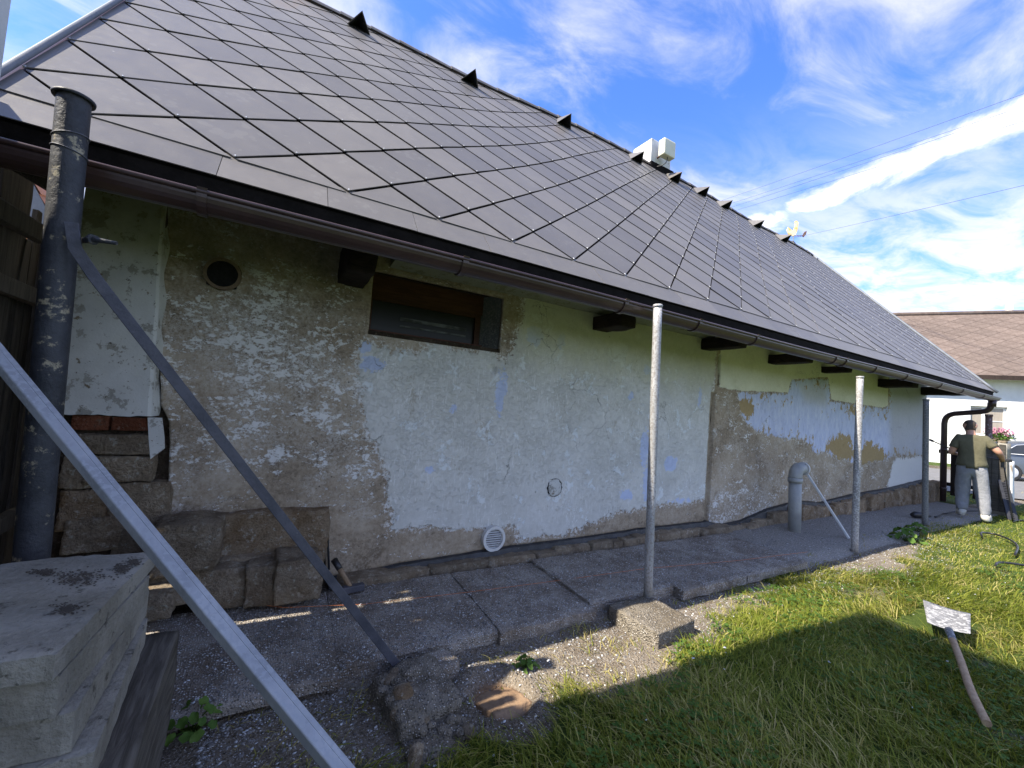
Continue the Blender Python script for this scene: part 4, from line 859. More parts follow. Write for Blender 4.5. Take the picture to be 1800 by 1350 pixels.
for bx0 in (-0.33, 1.02, 2.42, 3.35, 4.27, 5.98, 6.25, 7.13, 8.23, 9.70, 10.83, 12.1):
    bv_ = []
    sag = 0.006 * math.sin(bx0 * 0.9) - 0.008 * math.sin((bx0 + 1.1) / 14.3 * math.pi)
    pr = [(-GR - 0.018, 0.020)] + [(math.cos(math.pi + math.pi * k / 12) * (GR + .010), math.sin(math.pi + math.pi * k / 12) * (GR + .010)) for k in range(13)] + [(GR + .006, 0.06)]
    for x in (bx0 - 0.02, bx0 + 0.02):
        for (dy, dz) in pr: bv_.append((x, GYC + dy, GZC + dz + sag))
        for (dy, dz) in pr: bv_.append((x, GYC + dy * 0.94, GZC + dz * 0.94 + sag + 0.002))
    n_ = len(pr); bf = []
    for j in range(n_ - 1): bf += [(j, 2 * n_ + j, 2 * n_ + j + 1, j + 1), (n_ + j, n_ + j + 1, 3 * n_ + j + 1, 3 * n_ + j), (j, j + 1, n_ + j + 1, n_ + j), (2 * n_ + j, 3 * n_ + j, 3 * n_ + j + 1, 2 * n_ + j + 1)]
    mesh('gutter_bracket', bv_, bf, MAT['gutter'], gut)
# downpipe with two bends
p0 = np.array([13.0, GYC, 2.28]); p1 = np.array([13.0, GYC + .02, 2.12]); p2 = np.array([13.02, 3.18, 1.92]); p3 = np.array([13.02, 3.22, 1.72]); p4 = np.array([13.02, 3.22, 0.02])
pts = np.concatenate([[p0], bez(p1 + [0, 0, .06], p1 - [0, 0, .06], p1 + [0, .04, -.09], p1 + [0, .14, -.11], 7), bez(p2 + [0, -.12, .03], p2 + [0, -.03, 0], p2 + [0, .03, -.03], p3, 7), [p4]])
dp = tube('downpipe', pts, 0.052, MAT['gutter'], house, 18)
tube('outlet', [(13.0, GYC, 2.26), (13.0, GYC, 2.12)], [0.066, 0.06], MAT['gutter'], dp, 16)
for zc in (1.15, 0.3): tube('pipe_collar', [(13.02, 3.22, zc - .025), (13.02, 3.22, zc + .025)], 0.060, MAT['gutter'], dp, 16)
# added board at the left eaves end, keeps sun off the path
vv = [(x, y, z) for x in (XL_ + .035, XL_ + .055) for (y, z) in ((2.56, 2.30), (3.46, 2.42), (3.46, 3.46), (2.56, 2.46))]
mesh('eaves_sun_block', vv, [(0, 1, 2, 3), (7, 6, 5, 4), (0, 4, 5, 1), (1, 5, 6, 2), (2, 6, 7, 3), (3, 7, 4, 0)], MAT['soffit'], house)
# --- chimney
ch = box('chimney', 6.42, 7.02, 6.0, 6.5, 5.9, 7.14, MAT['limewhite'], rf, 0.012)
box('chimney_flashing', 6.38, 7.06, 5.94, 6.0, 6.40, 6.62, MAT['deck'], ch)

# ================================================================== posts and struts
def post(name, p0, p1, r, mat, label, cat, capr=None, group=None, cap=True):
    p0, p1 = np.array(p0), np.array(p1); root = empty(name, p0, label, cat, group)
    n = 14; pts = [p0 + (p1 - p0) * t for t in np.linspace(0, 1, n)]
    tube('tube', pts, r, mat, root, 22)
    d = (p1 - p0) / np.linalg.norm(p1 - p0)
    if cap: tube('cap', [p1 - d * 0.018, p1 - d * 0.004, p1 + d * 0.006], [r + .004, r + .005, r + .001], mat, root, 22)
    return root
post('steel_post', (2.725, 2.325, -0.02), (2.672, 2.335, 2.315), 0.034, MAT['post'], 'smooth grey steel post set in concrete block, nearest post under the gutter', 'post', group='posts under the eaves')
post('steel_post', (6.370, 2.345, -0.06), (6.418, 2.355, 2.10), 0.037, MAT['mottled'], 'mottled zinc post with pale flecks beside the leaning aluminium bar', 'post', group='posts under the eaves')
post('steel_post', (9.290, 2.500, -0.06), (9.250, 2.505, 2.01), 0.039, MAT['darkpost'], 'dull grey post nearest to the man, end of the row', 'post', group='posts under the eaves')
# thick iron pipe at the left with flange, wire bands and welded strut
pb, pt = np.array([-0.672, 2.285, -0.12]), np.array([-0.742, 2.295, 2.50]); pd = (pt - pb) / np.linalg.norm(pt - pb)
pipe = empty('iron_pipe', pb, 'thick black iron pipe standing upright before the gutter, wired near top', 'pipe')
def at_z(z): return pb + (pt - pb) * ((z - pb[2]) / (pt[2] - pb[2]))
body = [at_z(z) for z in np.linspace(-0.12, 2.50, 24)]
v, f = tubevf(body, 0.050, 28, False); po = mesh('tube', v, f, MAT['ironpipe'], pipe, True)
v, f = tubevf(body, 0.043, 28, False); mesh('tube_inside', v, [q[::-1] for q in f], MAT['rust'], pipe, True)
n = 28; vv = []
a, bb, dd = frame_of(pd)
for (r, h) in ((0.044, 0.0), (0.062, -0.004), (0.064, 0.006), (0.044, 0.012)):
    for k in range(n): t = 2 * math.pi * k / n; vv.append(pt + dd * h + (a * math.cos(t) + bb * math.sin(t)) * r * (1 + 0.02 * math.sin(3 * t)))
mesh('flange', vv, [(i * n + k, i * n + (k + 1) % n, ((i + 1) % 4) * n + (k + 1) % n, ((i + 1) % 4) * n + k) for i in range(4) for k in range(n)], MAT['ironpipe'], pipe, True)
for z, tl in ((2.345, .012), (2.285, -.010)):
    c = at_z(z); pts = [c + (a * math.cos(t) + bb * math.sin(t)) * 0.0515 + dd * tl * math.sin(t) for t in np.linspace(0, 2 * math.pi, 30)]
    tube('wire_band', pts, 0.0028, MAT['ironbar'], pipe, 6, False)
# flat iron strut from the pipe to the broken footing
st = empty('flat_iron_strut', (0.735, 2.26, 0.0), 'long dark flat iron strut slanting from the black pipe to broken concrete footing', 'strut')
s0, s1, s2, s3 = np.array([-0.685, 2.225, 1.995]), np.array([-0.665, 2.222, 1.90]), np.array([-0.60, 2.222, 1.80]), np.array([0.760, 2.275, -0.03])
path_ = [s0, s1, s2] + [s2 + (s3 - s2) * t for t in np.linspace(0.1, 1, 9)]
vv = []; ff = []
for i, p in enumerate(path_):
    d = np.array(path_[min(i + 1, len(path_) - 1)]) - np.array(path_[max(i - 1, 0)]); d = d / np.linalg.norm(d)
    nb_ = np.array([0.1, -1.0, 0.1]); nb_ -= d * (nb_ @ d); nb_ /= np.linalg.norm(nb_); wb = np.cross(d, nb_)
    for sw, sn in ((-1, -1), (1, -1), (1, 1), (-1, 1)): vv.append(p + wb * sw * 0.0205 + nb_ * sn * 0.006)
for i in range(len(path_) - 1):
    for k in range(4): ff.append((i * 4 + k, i * 4 + (k + 1) % 4, (i + 1) * 4 + (k + 1) % 4, (i + 1) * 4 + k))
ff += [(3, 2, 1, 0), tuple(len(path_) * 4 - 4 + k for k in range(4))]
o = mesh('bar', vv, ff, MAT['ironbar'], st); bev(o, 0.002, 1)
tube('bolt', [(-0.665, 2.27, 1.945), (-0.60, 2.17, 1.935), (-0.53, 2.14, 1.93)], [0.012, 0.010, 0.007], MAT['ironpipe'], st, 8)
tube('bolt_nut', [(-0.618, 2.195, 1.938), (-0.602, 2.172, 1.9355)], 0.019, MAT['ironpipe'], st, 6)
# galvanised tube in the foreground, leaning on the white house corner
g0, g1 = np.array([0.815, 0.685, -0.10]), np.array([-0.95, 2.175, 1.672]); gd = (g1 - g0) / np.linalg.norm(g1 - g0)
gt = empty('galvanised_tube', g0, 'long grey galvanised square tube leaning diagonally across the foreground', 'tube')
ga, gb, _ = frame_of(gd)
tc = CAM - (g0 + g1) / 2; tc -= gd * (tc @ gd); tc /= np.linalg.norm(tc); tu = np.cross(gd, tc)       # square section, one broad face turned up-left
an_ = math.radians(24); qa = tc * math.cos(an_) + tu * math.sin(an_); qb = -tc * math.sin(an_) + tu * math.cos(an_)
vv = []; ff = []; ring_ = []
for cs_, (sx, sy) in enumerate(((1, 1), (-1, 1), (-1, -1), (1, -1))):
    for t in (0, 30, 60, 90):
        a_ = math.radians(t + 90 * cs_); ring_.append((sx * 0.0165 + 0.004 * math.cos(a_), sy * 0.0165 + 0.004 * math.sin(a_)))
NR = len(ring_); steps_ = np.linspace(0, 1, 24)
for t in steps_:
    p = g0 + (g1 - g0) * t; vv += [p + qa * x + qb * y for x, y in ring_]
for i in range(len(steps_) - 1):
    for k in range(NR): ff.append((i * NR + k, i * NR + (k + 1) % NR, (i + 1) * NR + (k + 1) % NR, (i + 1) * NR + k))
ff += [tuple(range(NR))[::-1], tuple((len(steps_) - 1) * NR + k for k in range(NR))]
mesh('square_tube', vv, ff, MAT['galv'], gt)
tube('weld_seam', [g0 + (g1 - g0) * t + qa * 0.0203 + qb * 0.006 for t in np.linspace(0, 1, 12)], 0.0012, MAT['galv'], gt, 6)

# footings
fb = empty('concrete_block', (2.46, 2.09, -0.2), 'rough concrete block at the foot of the nearest grey post, sunlit on top', 'concrete block')
rock('block', (2.54, 2.13, -0.11), (0.42, 0.44, 0.25), MAT['footing'], fb, 26, 0.06, 3, 0.06, 3.0, .16)
lump = empty('broken_footing', (0.77, 2.05, -0.15), 'broken concrete footing with embedded pebbles where the flat strut ends', 'footing')
rock('concrete', (0.775, 2.06, -0.12), (0.32, 0.42, 0.26), MAT['footing'], lump, 22, 0.22, 11, 0.1, 2.8, .30)
rock('concrete', (0.80, 1.84, -0.165), (0.30, 0.24, 0.20), MAT['footing'], lump, 18, 0.24, 12, 0.2, 2.8, .32)
rock('concrete', (0.92, 2.20, -0.06), (0.26, 0.16, 0.13), MAT['slab'], lump, 10, 0.16, 15, 0.4, 2.4, .2)
for k in range(46):
    px_, py_ = 0.775 + random.uniform(-.15, .17), 2.0 + random.uniform(-.24, .22); r = random.uniform(.010, .032)
    rock('pebble', (px_, py_, 0.0 - max(0, 1.95 - py_) * 0.33 + random.uniform(-.012, .004)), (r * 2.2, r * 1.7, r * 1.4), MAT['footing'] if k % 3 else MAT['stone'], lump, 5, 0.15, 200 + k, random.uniform(0, 3), 3, .8)
rock('pebble', (0.70, 2.02, 0.0), (0.09, 0.10, 0.085), MAT['stone_warm'], lump, 7, .1, 233, 0, 3, .7)
rock('pebble', (0.775, 2.14, 0.01), (0.11, 0.07, 0.07), MAT['footing'], lump, 7, .2, 234, 0, 3, .6)
stn = rock('flat_stone', (0.66, 1.70, -0.06), (0.055, 0.03, 0.13), MAT['stone'], None, 8, .12, 240, 0.3, 3, .35, (0.1, 0.25)); tag(stn, 'small pale stone standing upright in grass below the broken footing', 'stone')
cl_ = rock('clay_lump', (PIT[0], PIT[1] + .02, -0.165), (0.24, 0.34, 0.10), MAT['clay'], None, 18, .14, 250, 0.05, 2.4, .30, (0.30, 0.0)); tag(cl_, 'brown clay lump dug out of the ground beside the path, half sunlit', 'clay lump')

# ================================================================== stack of concrete slabs, left foreground
def stack_slab(far_px, near_px, zt, th, width, mat, label, seed, ext=0.0):
    a = onz(*far_px, zt); c = onz(*near_px, zt); e1 = (c - a)[:2]; L = np.linalg.norm(e1); e1 = e1 / L; e2 = np.array([e1[1], -e1[0]])
    if e2[0] > 0: e2 = -e2
    N1, N2 = 40, 22; vv = []; ff = []; L += ext
    for i in range(N1 + 1):
        for j in range(N2 + 1):
            s, t = i / N1, j / N2; p = a[:2] + e1 * L * s + e2 * width * t
            nz = fbm(np.array([[p[0] * 6, p[1] * 6, seed], [s * 25, seed, 1.], [t * 20, seed, 5.], [p[0] * 40, p[1] * 40, seed]]), 1, 3, seed)
            edge = (i in (0, N1)) or (j in (0, N2))
            if j == 0: p = p - e2 * 0.005 * nz[1]
            if i == N1: p = p + e1 * 0.010 * nz[2]
            if i == 0: p = p - e1 * 0.03 * nz[2]
            if i <= 3 and j >= N2 - 6: p = p + (e1 * (4 - i) + 0 * e2) * 0.008 * (j - N2 + 6) / 6
            vv.append((p[0], p[1], zt + nz[0] * 0.008 + nz[3] * 0.003 - (0.004 if edge else 0)))
    n1 = N2 + 1
    for i in range(N1):
        for j in range(N2): ff.append((i * n1 + j, i * n1 + j + 1, (i + 1) * n1 + j + 1, (i + 1) * n1 + j))
    ring = [i * n1 for i in range(N1 + 1)] + [N1 * n1 + j for j in range(1, n1)] + [i * n1 + N2 for i in range(N1 - 1, -1, -1)] + [j for j in range(N2 - 1, 0, -1)]
    prev = ring
    for lv in (0.12, 0.5, 0.9, 1.0):
        cur = []
        for k in ring:
            p = vv[k]; w = 0.0015 * fbm(np.array([[p[0] * 20, p[1] * 20, lv * 4]]), 1, 3, seed + 5)[0]
            dcen = np.array(p[:2]) - (a[:2] + e1 * L / 2 + e2 * width / 2); dcen = dcen / np.linalg.norm(dcen)
            cur.append(len(vv)); vv.append((p[0] + dcen[0] * w, p[1] + dcen[1] * w, zt - th * lv))
        for k in range(len(ring)):
            k2 = (k + 1) % len(ring); ff.append((prev[k], prev[k2], cur[k2], cur[k]))
        prev = cur
    ff.append(tuple(prev)[::-1])
    o = mesh('concrete_slab', vv, ff, mat, None, False); return tag(o, label, 'slab', 'stacked concrete slabs')
stack_slab((275, 967), (100, 1147), 0.78, 0.062, 0.40, MAT['stackslab'], 'topmost grey concrete slab of the stack, with dark dirt on its face', 1)
stack_slab((262, 1010), (106, 1184), 0.7155, 0.100, 0.42, MAT['stackslab'], 'thick grey concrete slab directly under the topmost slab of the stack', 2)
stack_slab((264, 1031), (134, 1247), 0.613, 0.100, 0.43, MAT['stackslab'], 'third concrete slab from the top of the stack, jutting to the right', 3)
stack_slab((260, 1083), (167, 1318), 0.511, 0.100, 0.46, MAT['stackslab'], 'lowest concrete slab of the stack, resting on grey timber', 4)
tb = rock('timber_block', (-0.50, 1.68, 0.150), (0.58, 1.06, 0.51), MAT['timber'], None, 22, 0.06, 6, 0.0, 3.0, .06); tag(tb, 'weathered grey timber block under the stack of concrete slabs', 'timber')
dv = []; df = []
for k in range(900):        # crumbs of dark soil on the topmost slab
    gpx = random.choice([(130, 1017, 22, 7), (150, 1012, 26, 6), (215, 998, 8, 4), (120, 1070, 10, 5), (80, 1005, 9, 3), (235, 988, 6, 3)]); q_ = onz(random.gauss(gpx[0], gpx[2]), random.gauss(gpx[1], gpx[3]), 0.785)
    r = random.uniform(.001, .0036); t = random.uniform(0, 3); b0 = len(dv)
    for (dx, dy, dz) in ((-1, 0, 0), (1, 0, 0), (0, -1, 0), (0, 1, 0), (0, 0, .7), (0, 0, -.7)): dv.append((q_[0] + r * (dx * math.cos(t) - dy * math.sin(t)) * 1.5, q_[1] + r * (dx * math.sin(t) + dy * math.cos(t)), q_[2] + r * dz))
    df += [tuple(b0 + j for j in qq) for qq in ((0, 2, 4), (2, 1, 4), (1, 3, 4), (3, 0, 4), (2, 0, 5), (1, 2, 5), (3, 1, 5), (0, 3, 5))]
tag(mesh('soil_crumbs', dv, df, M_simple('dark_soil', (0.035, 0.028, 0.020), (0.07, 0.056, 0.042))), 'dark crumbs of soil scattered on the topmost concrete slab', 'soil', kind='stuff')

# ================================================================== old board fence left of the cottage
fen = empty('board_fence', (-1.28, 3.0, -0.1), 'old dark weathered board fence behind the black pipe', 'fence')
y = 1.985; k = 0
def board(x, y0, y1, z0, z1, th, mat, parent, seed, lean=0.0, name='board'):
    ns = 10; vv = []; ff = []
    for i in range(ns + 1):
        t = i / ns; z = z0 + (z1 - z0) * t; nz = fbm(np.array([[seed, z * 2, 0], [seed, z * 2, 5.]]), 1, 3, 5) * 0.03; sh = 1 - (0.45 if i == ns else 0.0)
        ym = (y0 + y1) / 2 + lean * t; hw = (y1 - y0) / 2 * sh
        for (sx, sy) in ((-1, -1), (1, -1), (1, 1), (-1, 1)): vv.append((x + sx * th / 2 + nz[0], ym + sy * hw + nz[1] * .5, z - (0 if i < ns else 0)))
    for i in range(ns):
        for c in range(4): ff.append((i * 4 + c, i * 4 + (c + 1) % 4, (i + 1) * 4 + (c + 1) % 4, (i + 1) * 4 + c))
    ff += [(3, 2, 1, 0), tuple(ns * 4 + c for c in range(4))]
    return mesh(name, vv, ff, mat, parent)
while y < 5.4:
    w = random.uniform(0.085, 0.15); gap = random.choice([-0.006, -0.01, -0.014])
    if y < 3.16 < y + w: w = 3.15 - y; gap = 0.034
    if y > 3.5: gap = random.choice([.004, -.008, .012])
    board(-1.26 + random.uniform(-.012, .012), y, y + w, 0.05 + random.uniform(0, .12), (random.uniform(2.66, 2.78) if y < 3.45 else random.uniform(2.10, 2.5)), 0.024, MAT['oldwood'], fen, k * 3.1, random.uniform(-.05, .05) if y > 3.5 else 0); y += w + gap; k += 1  # boards out of view are made taller to keep sun off the path
for z in (0.55, 1.86): obox('rail', (-1.215, 3.6, z), np.eye(3), (0.03, 1.7, 0.045), MAT['oldwood'], fen, 0.006)
p0_, p1_ = onx(-60, 335, -1.19), onx(76, 415, -1.19); dv_ = p1_ - p0_; obox('brace', (p0_ + p1_) / 2, [dv_ / np.linalg.norm(dv_), [1, 0, 0], np.cross(dv_ / np.linalg.norm(dv_), [1, 0, 0])], (np.linalg.norm(dv_) / 2, 0.03, 0.05), MAT['oldwood'], fen, 0.01)
plk = empty('lying_beam', (-1.0, 3.3, 0.0), 'grey beam lying on the ground at the foot of the board fence', 'beam')
obox('beam', (-1.02, 2.85, 0.10), np.eye(3), (0.08, 0.42, 0.09), MAT['oldwood'], plk, 0.01)

# white house whose corner just shows at the left edge; its shadow falls over the lawn
wh = empty('white_house', (-2.9, 0.8, -0.1), 'white rendered house corner at the extreme left edge of the picture', 'house')
box('wall', -5.0, -0.815, -0.35, 1.99, -0.3, 5.70, MAT['renderWhite'], wh)
box('plinth', -5.0, -0.80, -0.37, 2.005, -0.3, 0.30, MAT['footing'], wh)
v = [(-5.1, -0.4, 5.70), (-0.80, -0.4, 5.70), (-0.80, 2.0, 5.70), (-5.1, 2.0, 5.70), (-5.1, -0.4, 5.84), (-0.80, -0.4, 5.84), (-0.80, 2.0, 5.84), (-5.1, 2.0, 5.84), (-4.2, 0.8, 6.3), (-2.6, 0.8, 6.3)]
mesh('roof', v, [(0, 3, 2, 1), (0, 1, 5, 4), (1, 2, 6, 5), (2, 3, 7, 6), (3, 0, 4, 7), (4, 5, 9, 8), (5, 6, 9), (6, 7, 8, 9), (7, 4, 8)], MAT['redtile'], wh)

# timber house with red tiles far behind the fence
th_ = empty('tiled_house', (-3.4, 9.5, 0), 'distant house with orange boarded gable and red tiled roof behind the fence', 'house')
YG = 9.0; va, vb = ony(28, 292, YG), ony(86, 402, YG); vd = (vb - va); tv = vd[2] / vd[0]
def vz(x): return va[2] + (x - va[0]) * tv
xe_, xt_ = va[0] + 1.6, va[0] - 0.25
z = -0.1; k = 0
while z < vz(xt_):
    z1 = z + 0.145; xr_ = min(xe_ - 0.25, va[0] + (z1 - va[2]) / tv)
    if xr_ > xt_ - 1.5: box('board', xt_ - 1.6, xr_, YG + 0.02, YG + 0.045, z, z1 - 0.008, MAT['orangeboard'], th_)
    z = z1; k += 1
box('wall', xt_ - 1.7, xe_ - 0.3, YG + 0.05, YG + 5, -0.2, vz(xe_) - 0.1, MAT['houseWhite'], th_)
ls = math.hypot(xe_ - xt_, vz(xt_) - vz(xe_)); sd_ = np.array([xe_ - xt_, 0, vz(xe_) - vz(xt_)]) / ls; sn_ = np.array([-sd_[2], 0, sd_[0]])
c_ = np.array([xt_, YG - 0.12, vz(xt_)]) + sd_ * ls / 2; obox('barge_board', c_, [sd_, [0, 1, 0], sn_], (ls / 2, 0.02, 0.11), MAT['zinc_sheet'], th_)
rr_ = obox('roof', c_ + np.array([0, 2.6, 0]) + sn_ * 0.06, [sd_, [0, 1, 0], sn_], (ls / 2, 2.55, 0.03), MAT['redtile'], th_)
tv_ = []; tf_ = []
for i in range(7):
    t = i / 6; tv_ += [(-0.17, -0.13 + 0.26 * t, 0.022 + 0.035 * math.sin(math.pi * t)), (0.19, -0.13 + 0.26 * t, 0.045 + 0.035 * math.sin(math.pi * t)), (0.19, -0.13 + 0.26 * t, 0.020 + 0.03 * math.sin(math.pi * t))]
for i in range(6): tf_ += [(i * 3, i * 3 + 1, i * 3 + 4, i * 3 + 3), (i * 3 + 1, i * 3 + 2, i * 3 + 5, i * 3 + 4)]
tm = bpy.data.meshes.new('roof_tile'); tm.from_pydata(tv_, [], tf_); tm.materials.append(MAT['redtile'])
for i in range(int(ls / 0.34)):
    for j in range(16):
        p = np.array([xt_, YG - 0.02, vz(xt_)]) + sd_ * (0.17 + i * 0.34) + np.array([0, j * 0.262, 0]) + sn_ * 0.09
        o = bpy.data.objects.new('roof_tile', tm); COL.objects.link(o); o.parent = rr_; o.matrix_basis = Matrix(((sd_[0], 0, sn_[0], p[0]), (sd_[1], 1, sn_[1], p[1]), (sd_[2], 0, sn_[2], p[2]), (0, 0, 0, 1)))

# ================================================================== things along the wall
pv_ = empty('drain_pipe', (6.42, 3.03, 0), 'upright grey plastic pipe with elbow and grille end by the wall', 'pipe')
c = np.array([6.40, 3.05, 0]); R_ = 0.078
elb = [c + [0.0, 0, 0.70]] + [c + np.array([0.10 - 0.10 * math.cos(t), 0, 0.74 + 0.10 * math.sin(t)]) for t in np.linspace(0, math.pi / 2, 8)] + [c + [0.17, 0, 0.84]]
tube('pipe', [c + [0.03, 0, -0.05], c + [0.0, 0, 0.70]], R_, MAT['pvc'], pv_, 24)
tube('elbow', elb, R_ + .004, MAT['pvc'], pv_, 24); tube('socket', [c + [0, 0, 0.655], c + [0, 0, 0.715]], R_ + .012, MAT['pvc'], pv_, 24)
gv = []; ge = c + np.array([0.185, 0, 0.84])
n = 24; vv = [];
for (r, dx) in ((0.092, 0), (0.092, .022), (0.070, .022), (0.070, 0)):
    for k in range(n): t = 2 * math.pi * k / n; vv.append(ge + np.array([dx, r * math.cos(t), r * math.sin(t)]))
gro = mesh('grille', vv, [(i * n + k, i * n + (k + 1) % n, ((i + 1) % 4) * n + (k + 1) % n, ((i + 1) % 4) * n + k) for i in range(4) for k in range(n)], MAT['whiteplastic'], pv_)
for k in range(-4, 5):
    hw = math.sqrt(0.075 ** 2 - (k * .0165) ** 2); box('grille_bar', ge[0] + .004, ge[0] + .018, ge[1] + k * .0165 - .0045, ge[1] + k * .0165 + .0045, ge[2] - hw, ge[2] + hw, MAT['whiteplastic'], gro)
ab0, ab1 = onz(1492, 946, 0.0), np.array([6.62, 3.02, 0.80]); ad = ab1 - ab0; aL = np.linalg.norm(ad); ad /= aL
bar = empty('aluminium_bar', ab0, 'slim aluminium level leaning against the elbow of grey plastic pipe', 'bar')
sx_ = np.cross(ad, [0.3, -0.9, 0.2]); sx_ /= np.linalg.norm(sx_); o = obox('bar', (ab0 + ab1) / 2, [ad, sx_, np.cross(ad, sx_)], (aL / 2, 0.030, 0.012), MAT['alu'], bar, 0.003)
obox('vial', (ab0 + ab1) / 2 + np.cross(ad, sx_) * 0.010, [ad, sx_, np.cross(ad, sx_)], (0.035, 0.022, 0.004), MAT['blackplastic'], bar)
# orange mason's line across the path
sp = [onz(265, 1047, 0.06), onz(300, 1047, 0.10), onz(400, 1056, 0.05), onz(500, 1068, 0.015), onz(640, 1062, 0.015), onz(830, 1040, 0.018), onz(1000, 1018, 0.02), onz(1130, 1000, 0.045), onz(1300, 985, 0.02), onz(1420, 970, 0.02)]
tag(tube('string_line', sp, 0.0015, MAT['string'], None, 6), 'thin orange string line running along the path slabs', 'string')
# hammer leaning at the wall
hm = empty('hammer', (0.70, 3.33, 0.02), 'hammer with black and pale worn handle leaning at the foot of the wall', 'hammer')
ha, hb = ony(588, 985, 3.36), ony(616, 1032, 3.22); tube('handle', [ha, ha * .5 + hb * .5, hb], [0.021, 0.019, 0.016], MAT['ashwood'], hm, 12)
tube('grip', [ha + (ha - hb) * 0.03, ha * .65 + hb * .35], [0.024, 0.022], MAT['blackplastic'], hm, 12)
hd = np.array([1.0, 0.10, 0.02]); hd /= np.linalg.norm(hd); obox('head', hb + np.array([0.02, 0.0, -0.012]), [hd, np.cross([0, 0, 1], hd), [0, 0, 1]], (0.075, 0.024, 0.024), MAT['ironbar'], hm, 0.006)

# ================================================================== shovel on the lawn
shv = empty('shovel', (4.7, 1.15, -0.05), 'shovel with pale plaster-caked blade and long bent wooden handle lying on grass', 'shovel')
zb_ = 0.02
c4 = [onz(1622, 1056, .05), onz(1706, 1081, .05), onz(1706, 1117, .03), onz(1630, 1097, .03)]
vv = []; ff = []; N = 12
for i in range(N + 1):
    for j in range(N + 1):
        s, t = i / N, j / N; p = (c4[0] * (1 - s) + c4[1] * s) * (1 - t) + (c4[3] * (1 - s) + c4[2] * s) * t
        vv.append(p + np.array([0, 0, 0.010 * (2 * s - 1) ** 2 + 0.01 * (t - .4) ** 2]))
base = len(vv); vv += [p - np.array([0, 0, 0.004]) for p in vv]; n1 = N + 1
for i in range(N):
    for j in range(N): ff += [(i * n1 + j, i * n1 + j + 1, (i + 1) * n1 + j + 1, (i + 1) * n1 + j), (base + i * n1 + j, base + (i + 1) * n1 + j, base + (i + 1) * n1 + j + 1, base + i * n1 + j + 1)]
ring = [i * n1 for i in range(N + 1)] + [N * n1 + j for j in range(1, n1)] + [i * n1 + N for i in range(N - 1, -1, -1)] + [j for j in range(N - 1, 0, -1)]
for k in range(len(ring)): a_, c_ = ring[k], ring[(k + 1) % len(ring)]; ff.append((a_, c_, base + c_, base + a_))
MAT['blade'] = M_simple('plaster_caked_steel', (0.12, 0.12, 0.122), (0.20, 0.20, 0.20), 12, 0.8, 0.3, 0.004, c3=(0.36, 0.355, 0.345), c3lo=0.50, c3hi=0.56, c3scale=30)
mesh('blade', vv, ff, MAT['blade'], shv, True)
hp = [onz(1668, 1108, .05), onz(1676, 1128, .045), onz(1690, 1165, .06), onz(1706, 1215, .04), onz(1735, 1272, -.01)]
hs = np.concatenate([bez(hp[0], hp[1], hp[1], hp[2], 6), bez(hp[2], hp[3], hp[3], hp[4], 8)[1:]])
tube('socket', hs[:3], [0.024, 0.022, 0.021], MAT['blade'], shv, 14); tube('handle', hs[1:], 0.0195, MAT['ashwood'], shv, 14)

# ================================================================== the end of the cottage: fence, pillars, hoses
df_ = empty('board_fence', (13.6, 3.0, 0), 'low dark stained picket fence beside the downpipe at cottage corner', 'fence')
y = 3.42
while y > 2.55:
    o = box('picket', 13.58, 13.602, y - 0.115, y, 0.12, 1.32 + random.uniform(-.015, .015), MAT['fencedark'], df_, 0.006); y -= 0.175
for z in (0.32, 1.05): box('rail', 13.604, 13.65, 2.45, 3.45, z, z + 0.08, MAT['fencedark'], df_)
rp = empty('rusty_post', (13.0, 2.52, 0), 'rusty iron pipe post standing behind the man and concrete pillar', 'post')
tube('tube', [(13.0, 2.55, -.05), (13.0, 2.55, 1.95)], 0.052, MAT['rust'], rp, 18); tube('collar', [(13.0, 2.55, 1.92), (13.0, 2.55, 1.96)], 0.060, MAT['rust'], rp, 18)
cp = empty('gate_pillar', (12.75, 2.33, 0), 'grey concrete gate pillar with weathered boards beside the man', 'pillar')
rock('pillar', (12.72, 2.36, 0.68), (0.30, 0.28, 1.42), MAT['stackslab'], cp, 10, 0.03, 3, 0, 2, .04)
for k in range(3): box('board', 12.545, 12.565, 2.235 + k * 0.092, 2.32 + k * 0.092, 0.05, 1.36 - .02 * k, MAT['timber'], cp, .004)
rock('cap_stone', (12.66, 2.30, 1.41), (0.16, 0.12, 0.05), MAT['stone'], cp, 6, .1, 5)
wp = empty('whitewashed_pillar', (12.8, 2.22, 0), 'short whitewashed pillar next to the grey gate pillar', 'pillar')
rock('pillar', (12.80, 2.225, 0.50), (0.16, 0.10, 1.10), MAT['limewhite'], wp, 9, 0.06, 14, 0, 2, .05)
rb = empty('ribbed_track', (12.1, 2.12, 0), 'black ribbed plastic channel leaning against the gate pillar', 'channel')
q0, q1 = np.array([12.05, 2.05, -0.02]), np.array([12.48, 2.26, 0.66]); qd = (q1 - q0) / np.linalg.norm(q1 - q0); qs = np.cross(qd, [0, 0, 1]); qs /= np.linalg.norm(qs); qn = np.cross(qd, qs)
for sgn in (-1, 1): obox('side_strip', (q0 + q1) / 2 + qs * sgn * 0.045, [qd, qs, qn], (np.linalg.norm(q1 - q0) / 2, 0.022, 0.026), MAT['blackplastic'], rb)
for k in range(22): obox('rib', q0 + (q1 - q0) * (0.03 + k / 23), [qd, qs, qn], (0.010, 0.030, 0.020), MAT['blackplastic'], rb)
def gz(x, y): return float(zground(np.array([x]), np.array([y]))[0])
hose = [(10.2, 2.62, .03), (10.45, 2.58, .05), (10.7, 2.72, .03), (10.95, 2.66, .03), (11.3, 2.72, .03), (11.7, 2.6, .04), (12.1, 2.45, .06)]
nz_ = empty('spray_nozzle', (9.95, 2.72, 0), 'black spray nozzle with hose lying on path near the man', 'nozzle')
